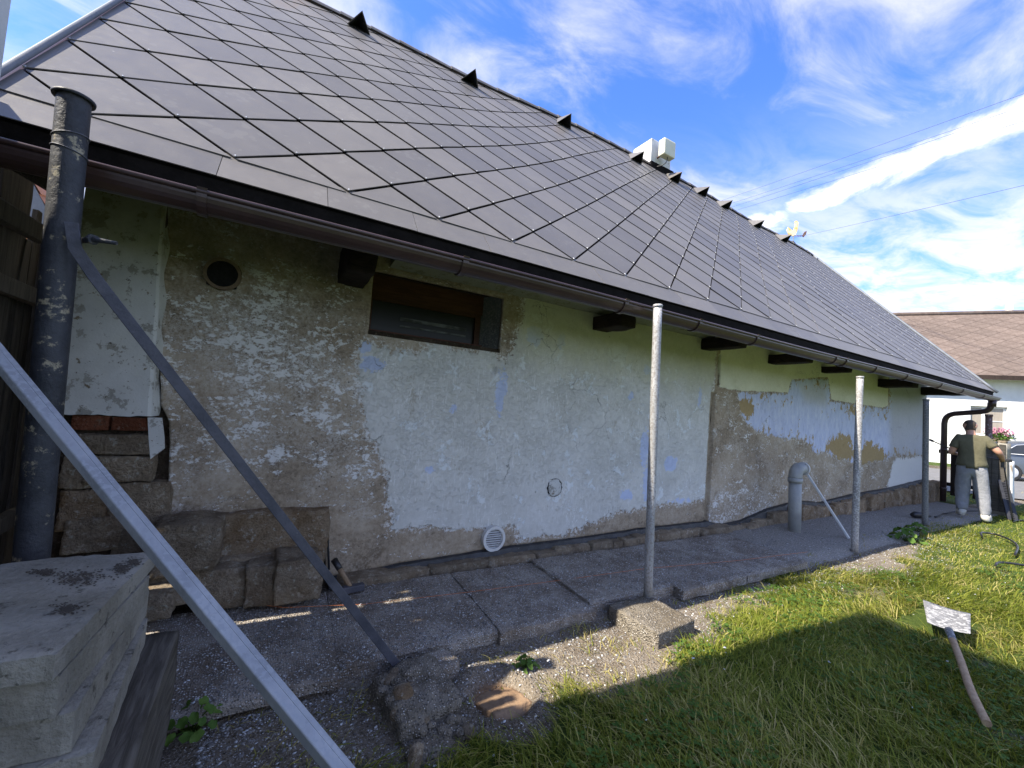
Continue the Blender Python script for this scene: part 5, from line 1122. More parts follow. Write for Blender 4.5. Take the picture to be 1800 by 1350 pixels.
tube('nozzle', [(9.78, 2.80, .05), (9.84, 2.78, .055), (10.0, 2.70, .05), (10.12, 2.66, .04)], [0.03, 0.055, 0.05, 0.02], MAT['blackplastic'], nz_, 14)
tube('hose', np.concatenate([bez(*hose[:4], 10), bez(hose[3], hose[4], hose[5], hose[6], 10)[1:]]), 0.014, MAT['blackplastic'], nz_, 8)
def lawn_hose(pxs, label):
    pts = [];
    for (x, y) in pxs: p = onz(x, y, -0.05); pts.append((p[0], p[1], gz(p[0], p[1]) + 0.055))
    sm_ = []
    for i in range(len(pts) - 1):
        a_, c_ = np.array(pts[i]), np.array(pts[i + 1]); sm_ += [a_ + (c_ - a_) * t for t in (0, .25, .5, .75)]
    sm_.append(np.array(pts[-1])); sm_ = np.array(sm_)
    for _ in range(3): sm_[1:-1] = (sm_[:-2] + sm_[1:-1] * 2 + sm_[2:]) / 4
    tag(tube('hose', sm_, 0.013, MAT['blackplastic'], None, 8), label, 'hose')
lawn_hose([(1726, 951), (1722, 945), (1733, 944), (1750, 947), (1770, 954), (1785, 963), (1790, 972), (1784, 985)], 'black hose looping over the sunlit lawn right of the man')
lawn_hose([(1750, 1001), (1752, 996), (1770, 997), (1800, 1001), (1840, 1008)], 'short piece of black hose at the right edge of the lawn')
cable_pts = [(12.45, 2.26, 0.62), (12.1, 2.02, 0.30), (11.7, 1.92, 0.05), (11.2, 1.80, 0.02)]

# ================================================================== house, car and road beyond
fh = empty('far_house', far(0, 8.6, 0), 'white house with brown diamond-shingled roof beyond the car', 'house')
WP = 9.0
def FH(u, w, z): p = far(u, w, z); return np.array(p)
def fbox(name, u0, u1, w0, w1, z0, z1, mat, parent):
    vv = [FH(u, w, z) for z in (z0, z1) for w in (w0, w1) for u in (u0, u1)]; _, f = boxvf(0, 1, 0, 1, 0, 1); return mesh(name, vv, f, mat, parent)
ZE = 4.98; ZR_ = 9.25; WRG = WP + 4.0
def u_at(px, py, w):       # u along the far house where picture point meets the plane w
    d = ray(px, py); n2 = np.array([rn[0], rn[1]]); o2 = CAM[:2] - np.array([24.2, 4.6]); t = (w - o2 @ n2) / (d[:2] @ n2); P = CAM + d * t; return (P[:2] - np.array([24.2, 4.6])) @ rd, P[2]
uw0, zw1 = u_at(1706, 713, WP); uw1, zw0 = u_at(1771, 768, WP)
fbox('wall', -14, uw0, WP, WP + .3, -0.1, ZE + .3, MAT['houseWhite'], fh); fbox('wall', uw1, 10, WP, WP + .3, -0.1, ZE + .3, MAT['houseWhite'], fh)
fbox('wall', uw0, uw1, WP, WP + .3, -0.1, zw0, MAT['houseWhite'], fh); fbox('wall', uw0, uw1, WP, WP + .3, zw1, ZE + .3, MAT['houseWhite'], fh)
wn = fbox('window', uw0, uw1, WP + .16, WP + .22, zw0, zw0 + .09, MAT['whiteplastic'], fh)
um = uw0 + (uw1 - uw0) * 0.40
for (a_, c_) in ((uw0, uw0 + .10), (um - .07, um + .07), (uw1 - .10, uw1)): fbox('window_stile', a_, c_, WP + .162, WP + .22, zw0 + .09, zw1, MAT['whiteplastic'], wn)
fbox('window_rail', uw0 + .1, uw1 - .1, WP + .163, WP + .22, zw1 - .09, zw1 - .002, MAT['whiteplastic'], wn)
fbox('window_rail', um + .07, uw1 - .1, WP + .166, WP + .22, (zw0 + zw1) / 2 - .02, (zw0 + zw1) / 2 + .02, MAT['whiteplastic'], wn)
fbox('pane', uw0 + .1, um - .07, WP + .19, WP + .2, zw0 + .09, zw1 - .09, MAT['curtpane'], wn); fbox('pane', um + .07, uw1 - .1, WP + .191, WP + .201, zw0 + .09, zw1 - .09, MAT['curtpane'], wn)
rfv = [FH(-15, WP - .7, ZE - .12), FH(11, WP - .7, ZE - .12), FH(11, WRG, ZR_), FH(-15, WRG, ZR_)]; rnrm = np.cross(rfv[1] - rfv[0], rfv[3] - rfv[0]); rnrm /= np.linalg.norm(rnrm)
frf = mesh('roof', rfv + [p - rnrm * 0.12 for p in rfv], [(0, 1, 2, 3), (7, 6, 5, 4), (0, 4, 5, 1), (1, 5, 6, 2), (2, 6, 7, 3), (3, 7, 4, 0)], MAT['brownroof'], fh)
mesh('back_slope', [FH(-15, WRG, ZR_), FH(11, WRG, ZR_), FH(11, WRG + 5, ZE), FH(-15, WRG + 5, ZE)], [(0, 1, 2, 3)], MAT['brownroof'], frf)
fbox('fascia', -15, 11, WP - .73, WP - .69, ZE - .34, ZE - .10, MAT['fencedark'], fh); fbox('soffit', -15, 11, WP - .69, WP, ZE - .30, ZE - .27, MAT['houseWhite'], fh)
ex_ = (rfv[1] - rfv[0]) / np.linalg.norm(rfv[1] - rfv[0]); ey_ = (rfv[3] - rfv[0]) / np.linalg.norm(rfv[3] - rfv[0]); Ls = np.linalg.norm(rfv[3] - rfv[0])
hw_, hh_ = 0.60, 0.42; g_ = 0.007
me = bpy.data.meshes.new('shingle'); me.from_pydata([(0, -hh_ + g_, .018), (hw_ - g_, 0, .014), (0, hh_ - g_, .010), (-hw_ + g_, 0, .014), (0, -hh_ + g_, .004), (hw_ - g_, 0, .002), (0, hh_ - g_, .0), (-hw_ + g_, 0, .002)], [], [(0, 1, 2, 3), (0, 4, 5, 1), (1, 5, 6, 2), (2, 6, 7, 3), (3, 7, 4, 0)]); me.materials.append(MAT['brownroof'])
for r in range(1, int(Ls / hh_)):
    for k in range(0, 22):
        uu = 3.0 + k * 2 * hw_ + (hw_ if r % 2 else 0)
        if uu > 22: continue
        p = rfv[0] + ex_ * uu + ey_ * r * hh_
        o = bpy.data.objects.new('shingle', me); COL.objects.link(o); o.parent = frf; o.matrix_basis = Matrix(((ex_[0], ey_[0], rnrm[0], p[0]), (ex_[1], ey_[1], rnrm[1], p[1]), (ex_[2], ey_[2], rnrm[2], p[2]), (0, 0, 0, 1)))
tube('ridge_cap', [FH(-15, WRG, ZR_ + .02), FH(11, WRG, ZR_ + .02)], 0.14, MAT['brownroof'], frf, 10)
uc, zc_ = u_at(1780, 528, WRG); tube('flue', [FH(uc, WRG + .3, ZR_ - .3), FH(uc, WRG + .3, ZR_ + 0.55)], 0.17, MAT['limewhite'], frf, 14)
# flowers in the window box
fw = empty('flower_box', FH((uw0 + uw1) / 2, WP - .15, zw0), 'window box full of pink flowers on the white house', 'flower box')
fbox('box', um - .1, uw1 - .05, WP - .28, WP - .02, zw0 - .32, zw0 - .06, MAT['ceramic'], fw)
def leafcloud(name, c, rad, nleaf, size, mat, parent, seed):
    r = np.random.default_rng(seed); p = r.normal(0, 0.45, (nleaf, 3)); p = p / np.maximum(1, np.linalg.norm(p, axis=1, keepdims=True)) * np.array(rad) + np.array(c)
    a = r.normal(0, 1, (nleaf, 3)); a /= np.linalg.norm(a, axis=1, keepdims=True); bq = np.cross(a, r.normal(0, 1, (nleaf, 3))); bq /= np.linalg.norm(bq, axis=1, keepdims=True)
    s = size * r.uniform(.6, 1.3, (nleaf, 1)); V = np.stack([p - a * s, p - bq * s * .6, p + a * s, p + bq * s * .6], 1).reshape(-1, 3)
    return fastmesh(name, V, np.arange(nleaf * 4).reshape(-1, 4), mat, parent)
cfl = FH((um + uw1) / 2, WP - .2, zw0 + .22)
tag(leafcloud('blossom', cfl, (0.55, 0.55, 0.24), 200, 0.07, MAT['petal'], fw, 3), kind='stuff'); tag(leafcloud('foliage', cfl - [0, 0, .25], (0.6, .6, 0.26), 220, 0.08, MAT['leaf'], fw, 4), kind='stuff')

# car: rear quarter shows at the right edge
CU = -0.75
car = empty('parked_car', far(2.2 + CU, 0, 0.03), 'grey blue car cut off by the right edge beyond the gate pillars', 'car')
prof_ = [(0.02, 0.42), (0.0, 0.66), (0.04, 0.90), (0.22, 1.00), (0.55, 1.16), (0.95, 1.36), (1.5, 1.46), (2.2, 1.47), (2.8, 1.38), (3.35, 1.05), (4.1, 0.93), (4.38, 0.74), (4.42, 0.42), (4.3, 0.26), (0.15, 0.26)]
nW = 9; vv = []; ff = []; npf = len(prof_)
for j in range(nW):
    t = -1 + 2 * j / (nW - 1); 
    for (u, z) in prof_:
        tum = 1.0 - 0.24 * max(0, (z - 0.95) / 0.5) ; inset = (0.06 if abs(t) == 1 else 0.0)
        uu = u + (0.10 if u < 1 else -0.10) * t * t * (1 if z < 1.0 else .3); vv.append(FH(uu + CU, 0.86 * t * tum * (1 if abs(t) < 1 else 1), z + 0.03 - 0.03 * t * t * (z > .9)))
for j in range(nW - 1):
    for k in range(npf): ff.append((j * npf + k, j * npf + (k + 1) % npf, (j + 1) * npf + (k + 1) % npf, (j + 1) * npf + k))
ff += [tuple(range(npf))[::-1], tuple((nW - 1) * npf + k for k in range(npf))]
cb = mesh('body', vv, ff, MAT['carpaint'], car); bev(cb, 0.03, 2); cb.data.polygons.foreach_set('use_smooth', [True] * len(cb.data.polygons))
for sgn in (-1, 1):
    def sp_(u, z): tum = 1.0 - 0.24 * max(0, (z - 0.95) / 0.5); return FH(u + CU, sgn * (0.86 * tum + 0.012), z + .02)
    for poly_ in ([(0.62, 1.0), (1.45, 0.98), (1.45, 1.36), (1.02, 1.28)], [(1.52, .98), (2.35, .97), (2.35, 1.385), (1.52, 1.365)], [(2.42, .97), (3.12, .98), (2.75, 1.30), (2.42, 1.37)]):
        q4 = [sp_(*p) for p in poly_]; mesh('side_window', q4 + [p + np.array([rn[0], rn[1], 0]) * sgn * -0.02 for p in q4], [(0, 1, 2, 3), (7, 6, 5, 4), (0, 4, 5, 1), (1, 5, 6, 2), (2, 6, 7, 3), (3, 7, 4, 0)], MAT['darkglass'], car)
    tube('window_trim', [sp_(0.58, .985), sp_(1.0, 1.30), sp_(1.5, 1.385), sp_(2.4, 1.40), sp_(2.8, 1.32), sp_(3.2, .975), sp_(0.58, .975)], 0.012, MAT['alu'], car, 6)
    o = fbox('tail_light', CU + 0.02, CU + 0.22, sgn * 0.62, sgn * 0.875, 0.74, 0.92, MAT['redlens'], car)
    for uc_ in (0.78, 3.55):
        wc = FH(uc_ + CU, sgn * 0.80, 0.33); ax = np.array([rn[0], rn[1], 0]) * sgn
        wheel = tube('wheel', [wc - ax * .11, wc - ax * .09, wc + ax * .08, wc + ax * .10], [0.29, .31, .31, .28], MAT['rubber'], car, 28)
        tube('rim', [wc + ax * .101, wc + ax * .104, wc + ax * .112], [0.205, .20, .03], MAT['alu'], wheel, 20)
fbox('bumper', CU - 0.03, CU + 0.10, -0.75, 0.75, 0.36, 0.52, MAT['carpaint'], car)

# ================================================================== on the ridge and in the sky
an = empty('antenna_box', (6.5, 5.85, 6.8), 'cream box antenna on a bracket beside the white chimney', 'antenna')
ac = np.array([6.66, 5.80, 6.88]); box('housing', ac[0] - .17, ac[0] + .17, ac[1] - .08, ac[1] + .08, ac[2] - .17, ac[2] + .17, MAT['cream'], an, 0.03)
tube('bracket', [ac + [-.02, .08, -.05], ac + [-.06, .26, -.12]], 0.02, MAT['rust'], an, 8)
tube('cable', bez(ac + [0.0, -.02, -.17], ac + [0.0, -.05, -.33], ac + [-.10, .06, -.38], ac + [-.14, .22, -.30], 10), 0.008, MAT['blackplastic'], an, 6)
wc_ = empty('weathercock', (12.25, 6.15, 6.5), 'small yellow rooster weathercock on the far end of the ridge', 'weathercock')
cc = np.array([12.28, 6.12, 6.42]); tube('rod', [cc + [0, 0, -.1], cc + [0, 0, .30]], 0.014, MAT['zinc_sheet'], wc_, 8)
tube('arc', [cc + np.array([0.13 * math.cos(t), 0, 0.06 + 0.06 * math.sin(t)]) for t in np.linspace(0.2, 2.9, 8)], 0.014, MAT['blackplastic'], wc_, 6)
rvx = np.array([.86, -.51, 0]); out = [(-.14, .30), (-.20, .42), (-.16, .52), (-.08, .46), (-.02, .42), (.02, .52), (.03, .62), (0.0, .68), (.05, .72), (.10, .70), (.13, .64), (.11, .56), (.10, .44), (.06, .32), (-.02, .26)]
nq = np.array([rvx[1], -rvx[0], 0]) * .012
vv = [cc + rvx * x + np.array([0, 0, z]) + nq * s for s in (-1, 1) for x, z in out]; n_ = len(out)
mesh('rooster', vv, [tuple(range(n_)), tuple(range(2 * n_ - 1, n_ - 1, -1))] + [(k, k + n_, (k + 1) % n_ + n_, (k + 1) % n_) for k in range(n_)], MAT['cock'], wc_)
out = [(.24, .30), (.30, .42), (.36, .44), (.34, .34), (.28, .26)]
vv = [cc + rvx * x + np.array([0, 0, z]) + nq * s for s in (-1, 1) for x, z in out]; n_ = len(out)
mesh('tail_plate', vv, [tuple(range(n_)), tuple(range(2 * n_ - 1, n_ - 1, -1))] + [(k, k + n_, (k + 1) % n_ + n_, (k + 1) % n_) for k in range(n_)], MAT['rust'], wc_)
tube('tail_arm', [cc + [0, 0, .28], cc + rvx * .27 + [0, 0, .30]], .012, MAT['rust'], wc_, 6)
for k, (a_, c_, lab) in enumerate([((1270, 350), (1800, 159), 'topmost of the overhead cables crossing the sky on the right'), ((1281, 357), (1800, 181), 'second overhead cable from the top, crossing the white cloud streak'), ((1286, 362), (1800, 187), 'third overhead cable from the top, close under the second'), ((1289, 369), (1800, 207), 'fourth overhead cable from the top, lowest of the upper bundle'), ((1400, 415), (1800, 320), 'lone lower overhead cable above the weathercock')]):
    pa, pc_ = dep(*a_, 34), dep(*c_, 17); dd_ = pc_ - pa; pa = pa - dd_ * 0.5; pc_ = pc_ + dd_ * 0.8
    pts = [pa + (pc_ - pa) * t + np.array([0, 0, 0.25 * ((2 * t - 1) ** 2 - 1) * 0.6]) for t in np.linspace(0, 1, 40)]
    tag(tube('overhead_cable', pts, 0.008, MAT['ironbar'], None, 5), lab, 'cable', 'overhead cables')

# ================================================================== the man
def build_man():
    B0 = np.array([11.10, 2.38, 0.0]); fw_ = np.array([0.95, 0.31, 0]); fw_ /= np.linalg.norm(fw_); lf = np.array([-fw_[1], fw_[0], 0])
    def L(f, l, z): return B0 + fw_ * f + lf * l + np.array([0, 0, z])
    zl, zr = gz(*L(0.05, .13, 0)[:2]) + 0.02, gz(*L(-0.12, -.17, 0)[:2]) + 0.02
    J = {'pel': (L(0, 0, .95), .150, .125), 'bel': (L(.01, 0, 1.08), .160, .125), 'che': (L(.0, .01, 1.30), .185, .125), 'nec0': (L(.02, .01, 1.46), .085, .080), 'nec': (L(.04, .015, 1.545), .060, .062),
         'hd0': (L(.065, .02, 1.605), .074, .086), 'hd1': (L(.06, .02, 1.69), .082, .104), 'hd2': (L(.045, .02, 1.775), .060, .074),
         'shL': (L(0, .165, 1.425), .075, .075), 'elL': (L(-.02, .265, 1.15), .050, .050), 'wrL': (L(.24, .17, 1.13), .032, .032), 'haL': (L(.31, .13, 1.13), .038, .026),
         'shR': (L(0, -.165, 1.425), .075, .075), 'elR': (L(-.06, -.315, 1.22), .052, .052), 'wrR': (L(.12, -.385, 1.10), .035, .035), 'haR': (L(.19, -.39, 1.085), .040, .028),
         'hiL': (L(0, .085, .85), .125, .125), 'knL': (L(.06, .105, .49), .075, .078), 'anL': (L(.0, .115, .10 + zl), .050, .052), 'toL': (L(.17, .135, .035 + zl), .044, .034),
         'hiR': (L(-.01, -.085, .85), .125, .125), 'knR': (L(.0, -.13, .49), .078, .080), 'anR': (L(-.10, -.165, .10 + zr), .050, .052), 'toR': (L(.05, -.22, .035 + zr), .044, .034),
         'heL': (L(-.06, .11, .04 + zl), .040, .040), 'heR': (L(-.165, -.15, .04 + zr), .040, .040),
         'nose': (L(.185, .035, 1.645), .014, .016), 'eaL': (L(.06, .112, 1.65), .008, .020), 'eaR': (L(.07, -.072, 1.65), .008, .020)}
    E_ = [('pel', 'bel'), ('bel', 'che'), ('che', 'nec0'), ('nec0', 'nec'), ('nec', 'hd0'), ('hd0', 'hd1'), ('hd1', 'hd2'), ('hd1', 'nose'), ('hd1', 'eaL'), ('hd1', 'eaR'), ('che', 'shL'), ('shL', 'elL'), ('elL', 'wrL'), ('wrL', 'haL'), ('che', 'shR'), ('shR', 'elR'), ('elR', 'wrR'), ('wrR', 'haR'),
          ('pel', 'hiL'), ('hiL', 'knL'), ('knL', 'anL'), ('anL', 'toL'), ('anL', 'heL'), ('pel', 'hiR'), ('hiR', 'knR'), ('knR', 'anR'), ('anR', 'toR'), ('anR', 'heR')]
    for s, ha, ax in (('L', 'haL', 1), ('R', 'haR', -1)):       # five curled fingers on each hand
        h = J[ha][0]; 
        for k in range(4):
            b1 = h + fw_ * (.055 - .006 * abs(k - 1.4)) + np.array([0, 0, .028 - .018 * k]); b2 = b1 + lf * ax * -.0 + fw_ * .012 + lf * (.03 * ax) * (-1 if s == 'R' else -1) * .9
            J['f%s%da' % (s, k)] = (b1, .010, .010); J['f%s%db' % (s, k)] = (b2, .0085, .0085); E_ += [(ha, 'f%s%da' % (s, k)), ('f%s%da' % (s, k), 'f%s%db' % (s, k))]
        t1 = h + np.array([0, 0, .045]) + fw_ * .02; J['t%s' % s] = (t1, .011, .011); E_.append((ha, 't%s' % s))
    names = list(J); ix = {n: i for i, n in enumerate(names)}
    me = bpy.data.meshes.new('person_skeleton'); me.from_pydata([tuple(J[n][0]) for n in names], [(ix[a], ix[c]) for a, c in E_], []); me.update()
    ob = bpy.data.objects.new('person_skeleton', me); COL.objects.link(ob)
    sk = ob.modifiers.new('s', 'SKIN'); sk.use_smooth_shade = True
    ob.modifiers.new('d', 'SUBSURF').levels = 2
    for i, n in enumerate(names):
        d = me.skin_vertices[0].data[i]; d.radius = (J[n][1], J[n][2]); d.use_root = (n == 'pel')
    bpy.context.view_layer.update()
    ev = ob.evaluated_get(bpy.context.evaluated_depsgraph_get()).to_mesh()
    V = np.array([v.co[:] for v in ev.vertices]); N = np.array([v.normal[:] for v in ev.vertices]); Fc = [tuple(p.vertices) for p in ev.polygons]
    # the skin grows round in its own frame: squeeze nothing, only relabel by nearest bone
    bones = [(J[a][0], J[c][0], a, c, (J[a][1] + J[c][1]) / 2) for a, c in E_]
    cen = np.array([V[list(f)].mean(0) for f in Fc]); best = np.full(len(cen), 1e9); lab = np.zeros(len(cen), int); tt = np.zeros(len(cen))
    for bi, (a, c, na, nc, rad) in enumerate(bones):
        e = c - a; t = np.clip(((cen - a) @ e) / (e @ e), 0, 1); d = np.linalg.norm(cen - a - t[:, None] * e, axis=1) - rad * .6
        m_ = d < best; best[m_] = d[m_]; lab[m_] = bi; tt[m_] = t[m_]
    reg = []
    for i in range(len(cen)):
        a, c = bones[lab[i]][2:4]; t = tt[i]; z = cen[i][2] - 0
        if (a, c) in (('pel', 'bel'), ('bel', 'che'), ('che', 'nec0'), ('che', 'shL'), ('che', 'shR')): r = 'shirt' if z < 1.49 else 'skin'
        elif a in ('shL', 'shR') and c.startswith('el'): r = 'shirt' if t < .62 else 'skin'
        elif a in ('pel', 'hiL', 'hiR') or (a in ('knL', 'knR') and t < .95): r = 'trouser'
        elif a in ('anL', 'anR') or a in ('knL', 'knR'): r = 'shoe'
        else: r = 'skin'
        if r == 'trouser' and z > .93: r = 'both'
        reg.append(r)
    root = empty('person', B0, 'man in olive T-shirt and grey joggers seen from behind, holding a spray lance', 'person')
    body = fastmesh('body', V, np.array([f for f in Fc if len(f) == 4]), MAT['skin'], root, True)
    def cloth(name, keep, off, mat, wr=0.0):
        fs = [Fc[i] for i in range(len(Fc)) if keep(i) and len(Fc[i]) == 4]
        if not fs: return
        used = sorted({j for f in fs for j in f}); mp = {j: k for k, j in enumerate(used)}; P = V[used].copy(); n = N[used]
        o_ = off(P) if callable(off) else off
        P = P + n * (np.asarray(o_) if np.ndim(o_) == 0 else np.asarray(o_)[:, None])
        if wr: P = P + n * (fbm(P * np.array([1, 1, 1.6]), 9, 3, 4) * wr)[:, None]
        o = fastmesh(name, P, np.array([[mp[j] for j in f] for f in fs]), mat, root, True)
        s_ = o.modifiers.new('th', 'SOLIDIFY'); s_.thickness = .004; s_.offset = -1; return o
    cloth('shirt', lambda i: reg[i] in ('shirt', 'both') and cen[i][2] > .885, lambda P: 0.016 + 0.016 * sstep(P[:, 2], 1.15, .9), MAT['shirt'], .022)
    cloth('trousers', lambda i: reg[i] in ('trouser', 'both') and cen[i][2] < 1.0, lambda P: 0.010 + 0.016 * sstep(P[:, 2], .8, .45) - .014 * sstep(P[:, 2], .22, .12), MAT['trouser'], .018)
    for sd_ in 'LR': cloth('shoe', lambda i: reg[i] == 'shoe' and bones[lab[i]][2].endswith(sd_), .012, MAT['shoe'])
    hc = L(.05, .02, 1.69)
    cloth('hair', lambda i: (bones[lab[i]][2] in ('hd0', 'hd1') and bones[lab[i]][3] in ('hd1', 'hd2') or bones[lab[i]][2] == 'nec') and (cen[i] - hc) @ fw_ < .03 + (.07 if cen[i][2] > 1.74 else 0) and cen[i][2] > 1.565 and abs((cen[i] - hc) @ lf) < .098, .003, MAT['hair'], .004)
    bpy.data.objects.remove(ob)
    # spray lance in his hands
    tip = np.array([11.55, 3.02, 1.33]); gun = L(.24, -.40, 1.09); lf_h = L(.36, .12, 1.15)
    ln = empty('spray_lance', gun, 'thin black spray lance held by the man, pointing at the wall', 'lance')
    tube('rod', [gun, lf_h, tip], [0.012, 0.011, 0.009], MAT['blackplastic'], ln, 8); d = (tip - lf_h) / np.linalg.norm(tip - lf_h); tube('nozzle', [tip - d * .02, tip, tip + d * .05, tip + d * .06], [.012, .022, .02, .012], MAT['blackplastic'], ln, 10)
    obox('grip', gun + [0, 0, -.06], [fw_, lf, [0, 0, 1]], (.020, .022, .075), MAT['blackplastic'], ln, .006); obox('gun_body', gun + fw_ * .0 - lf * .04, [fw_, lf, [0, 0, 1]], (.024, .07, .026), MAT['blackplastic'], ln, .008)
    g2 = gun - lf * .02 + np.array([0, 0, -.13])
    hz = bez(g2, g2 + [0.1, -.02, -.35], [11.55, 2.02, .55], [11.75, 2.0, gz(11.75, 2.0) + .02], 14)
    tube('hose', np.concatenate([hz, bez(hz[-1], [11.9, 1.98, .02], [12.1, 2.0, .02], [12.3, 1.85, gz(12.3, 1.85) + .02], 8)[1:]]), .010, MAT['blackplastic'], ln, 8)
build_man()

# ================================================================== plants
def leafblade(c, n, up, L_, W_, cup=0.2, seed=0, nseg=7, lobes=0):
    """one broad leaf as a small fan mesh"""
    n = np.array(n, float); n /= np.linalg.norm(n); up = np.array(up, float); up -= n * (up @ n); up /= np.linalg.norm(up); sd = np.cross(n, up); c = np.array(c, float); r = np.random.default_rng(seed)
    vv = [c]; m = 18
    for k in range(m):
        t = 2 * math.pi * k / m; rad = 1 + 0.10 * math.sin(5 * t + seed) + .05 * math.sin(11 * t); x, y = math.sin(t) * W_ * rad, -math.cos(t) * L_ * rad
        h = cup * L_ * (0.5 * math.cos(3 * t + seed) * .4 + .35 * (x / W_) ** 2); vv.append(c + sd * x + up * y + n * h)
    ff = [(0, 1 + k, 1 + (k + 1) % m) for k in range(m)]; return vv, ff
def plant(name, c, leaves, label, cat):
    root = empty(name, c, label, cat); c = np.array(c, float)
    for i, (off, n, up, l_, w_) in enumerate(leaves):
        p = c + np.array(off); v, f = leafblade(p, n, up, l_, w_, .9, i); mesh('leaf', v, f, MAT['leaf'], root, True)
        tube('stalk', [c + [0, 0, -.02], (c + p) / 2 + [0, 0, .01], p], [.0035, .003, .0025], MAT['leaf'], root, 5)
    return root
pc = onz(340, 1268, -0.06); lv_ = []
for k in range(26):
    a = k * 2.4; r = 0.015 + 0.105 * math.sqrt((k + .5) / 26); lv_.append(((r * math.cos(a), r * math.sin(a), .11 - r * .6 + random.uniform(-.02, .025)), (math.cos(a) * .8 + random.uniform(-.4, .2), math.sin(a) * .8 - random.uniform(.1, .7), 1), (math.cos(a), math.sin(a), 0), random.uniform(.016, .029), random.uniform(.015, .027)))
plant('mallow_plant', (pc[0], pc[1], gz(pc[0], pc[1])), lv_, 'small round-leaved green plant in soil beside the timber block', 'plant')
for (px_, py_, lab, sd, sc) in ((1590, 948, 'leafy weed growing at the path edge before the farthest post', 5, 1.15), (1612, 935, 'smaller leafy weed right at the foot of the farthest post', 9, .9), (925, 1150, 'little pale leaf rosette on bare ground beside the slabs', 13, .45)):
    q_ = onz(px_, py_, -0.03); lv_ = []; rr = random.Random(sd)
    for k in range(15): a = k * 2.4 + sd; r = (0.03 + 0.011 * k) * sc; lv_.append(((r * math.cos(a), r * math.sin(a), (.14 - .010 * k) * sc * rr.uniform(.7, 1.1)), (math.cos(a) * .6 - .2, math.sin(a) * .6, 1), (math.cos(a), math.sin(a), -.2), .055 * sc * rr.uniform(.7, 1.1), .035 * sc))
    plant('leafy_weed', (q_[0], q_[1], gz(q_[0], q_[1])), lv_, lab, 'plant')

# ================================================================== loose plaster chips and gravel
def chips(name, n, gen, size, mat, label, seed, flat=.3):
    r = np.random.default_rng(seed); P = gen(r, n); n = len(P); s = size[0] + (size[1] - size[0]) * r.random(n) ** 3
    a = r.uniform(0, 6.28, n); k = 5; V = np.zeros((n, k * 2, 3)); tl = r.normal(0, .18, (n, 2))
    for j in range(k):
        t = a + 2 * math.pi * j / k + r.uniform(-.4, .4, n); rad = s * r.uniform(.55, 1.1, n); x, y = np.cos(t) * rad, np.sin(t) * rad * .75
        z = x * tl[:, 0] + y * tl[:, 1]; V[:, j] = P + np.stack([x, y, z + s * flat], -1); V[:, j + k] = P + np.stack([x * 1.05, y * 1.05, z - s * .05], -1)
    b0 = (np.arange(n) * 2 * k)[:, None]; F5 = b0 + np.arange(k)[None]; S = np.concatenate([b0 + np.array([[j, j + k, (j + 1) % k + k, (j + 1) % k]]) for j in range(k)], 0)
    me = bpy.data.meshes.new(name); vv = V.reshape(-1, 3).astype(np.float32); me.vertices.add(len(vv)); me.vertices.foreach_set('co', vv.ravel())
    li = np.concatenate([F5.ravel(), S.ravel()]).astype(np.int32); me.loops.add(len(li)); me.loops.foreach_set('vertex_index', li); me.polygons.add(len(F5) + len(S))
    tot = np.concatenate([np.full(len(F5), k), np.full(len(S), 4)]).astype(np.int32); me.polygons.foreach_set('loop_start', np.concatenate([[0], np.cumsum(tot)[:-1]]).astype(np.int32)); me.polygons.foreach_set('loop_total', tot)
    me.update(calc_edges=True); return tag(link(name, me, mat), label, None, kind='stuff')
def slabtop(x, y):
    z = zground(x, y)
    for (x0, x1, y0, y1, zt, th) in SL: z = np.where((x > x0 - .02) & (x < x1 + .06) & (y > y0 + .02) & (y < y1), zt + .003, z)
    return z
def on_path(r, n): x = -0.6 + 12.5 * r.random(n) ** 1.5; y = r.uniform(2.36, 3.42, n); return np.stack([x, y, slabtop(x, y)], -1)
def on_bare(r, n): x = -0.1 + 9 * r.random(n) ** 1.4; y = 2.32 - np.abs(r.normal(0, .38, n)); k = y > 0.9; x, y = x[k], y[k]; return np.stack([x, y, zground(x, y) + .002], -1)
def on_lawn(r, n): x = r.uniform(.8, 9, n); y = r.uniform(.2, 2.2, n); return np.stack([x, y, zground(x, y) + .05], -1)
chips('plaster_chips', 6500, on_path, (.0018, .009), MAT['chip'], 'white crumbs of scraped plaster strewn over the path', 1)
chips('plaster_crumbs', 3800, on_bare, (.0020, .010), MAT['chip'], 'pale plaster crumbs and grit over bare ground', 2)
chips('lawn_flakes', 60, on_lawn, (.005, .017), MAT['chip'], 'white plaster flakes lying in the grass', 3, .12)
MAT['grit'] = M_simple('grey_grit', (0.13, 0.12, 0.11), (0.27, 0.26, 0.24), 30, 0.95, 0.3, 0.003)
chips('grit', 16000, lambda r, n: (lambda x, y: np.stack([x, y, slabtop(x, y)], -1))(-0.1 + 11 * r.random(n) ** 1.4, np.where(r.random(n) < .6, r.uniform(2.3, 3.4, n), 2.35 - np.abs(r.normal(0, .3, n)))), (.003, .011), MAT['grit'], 'grey grit on the path and bare ground', 4, .5)

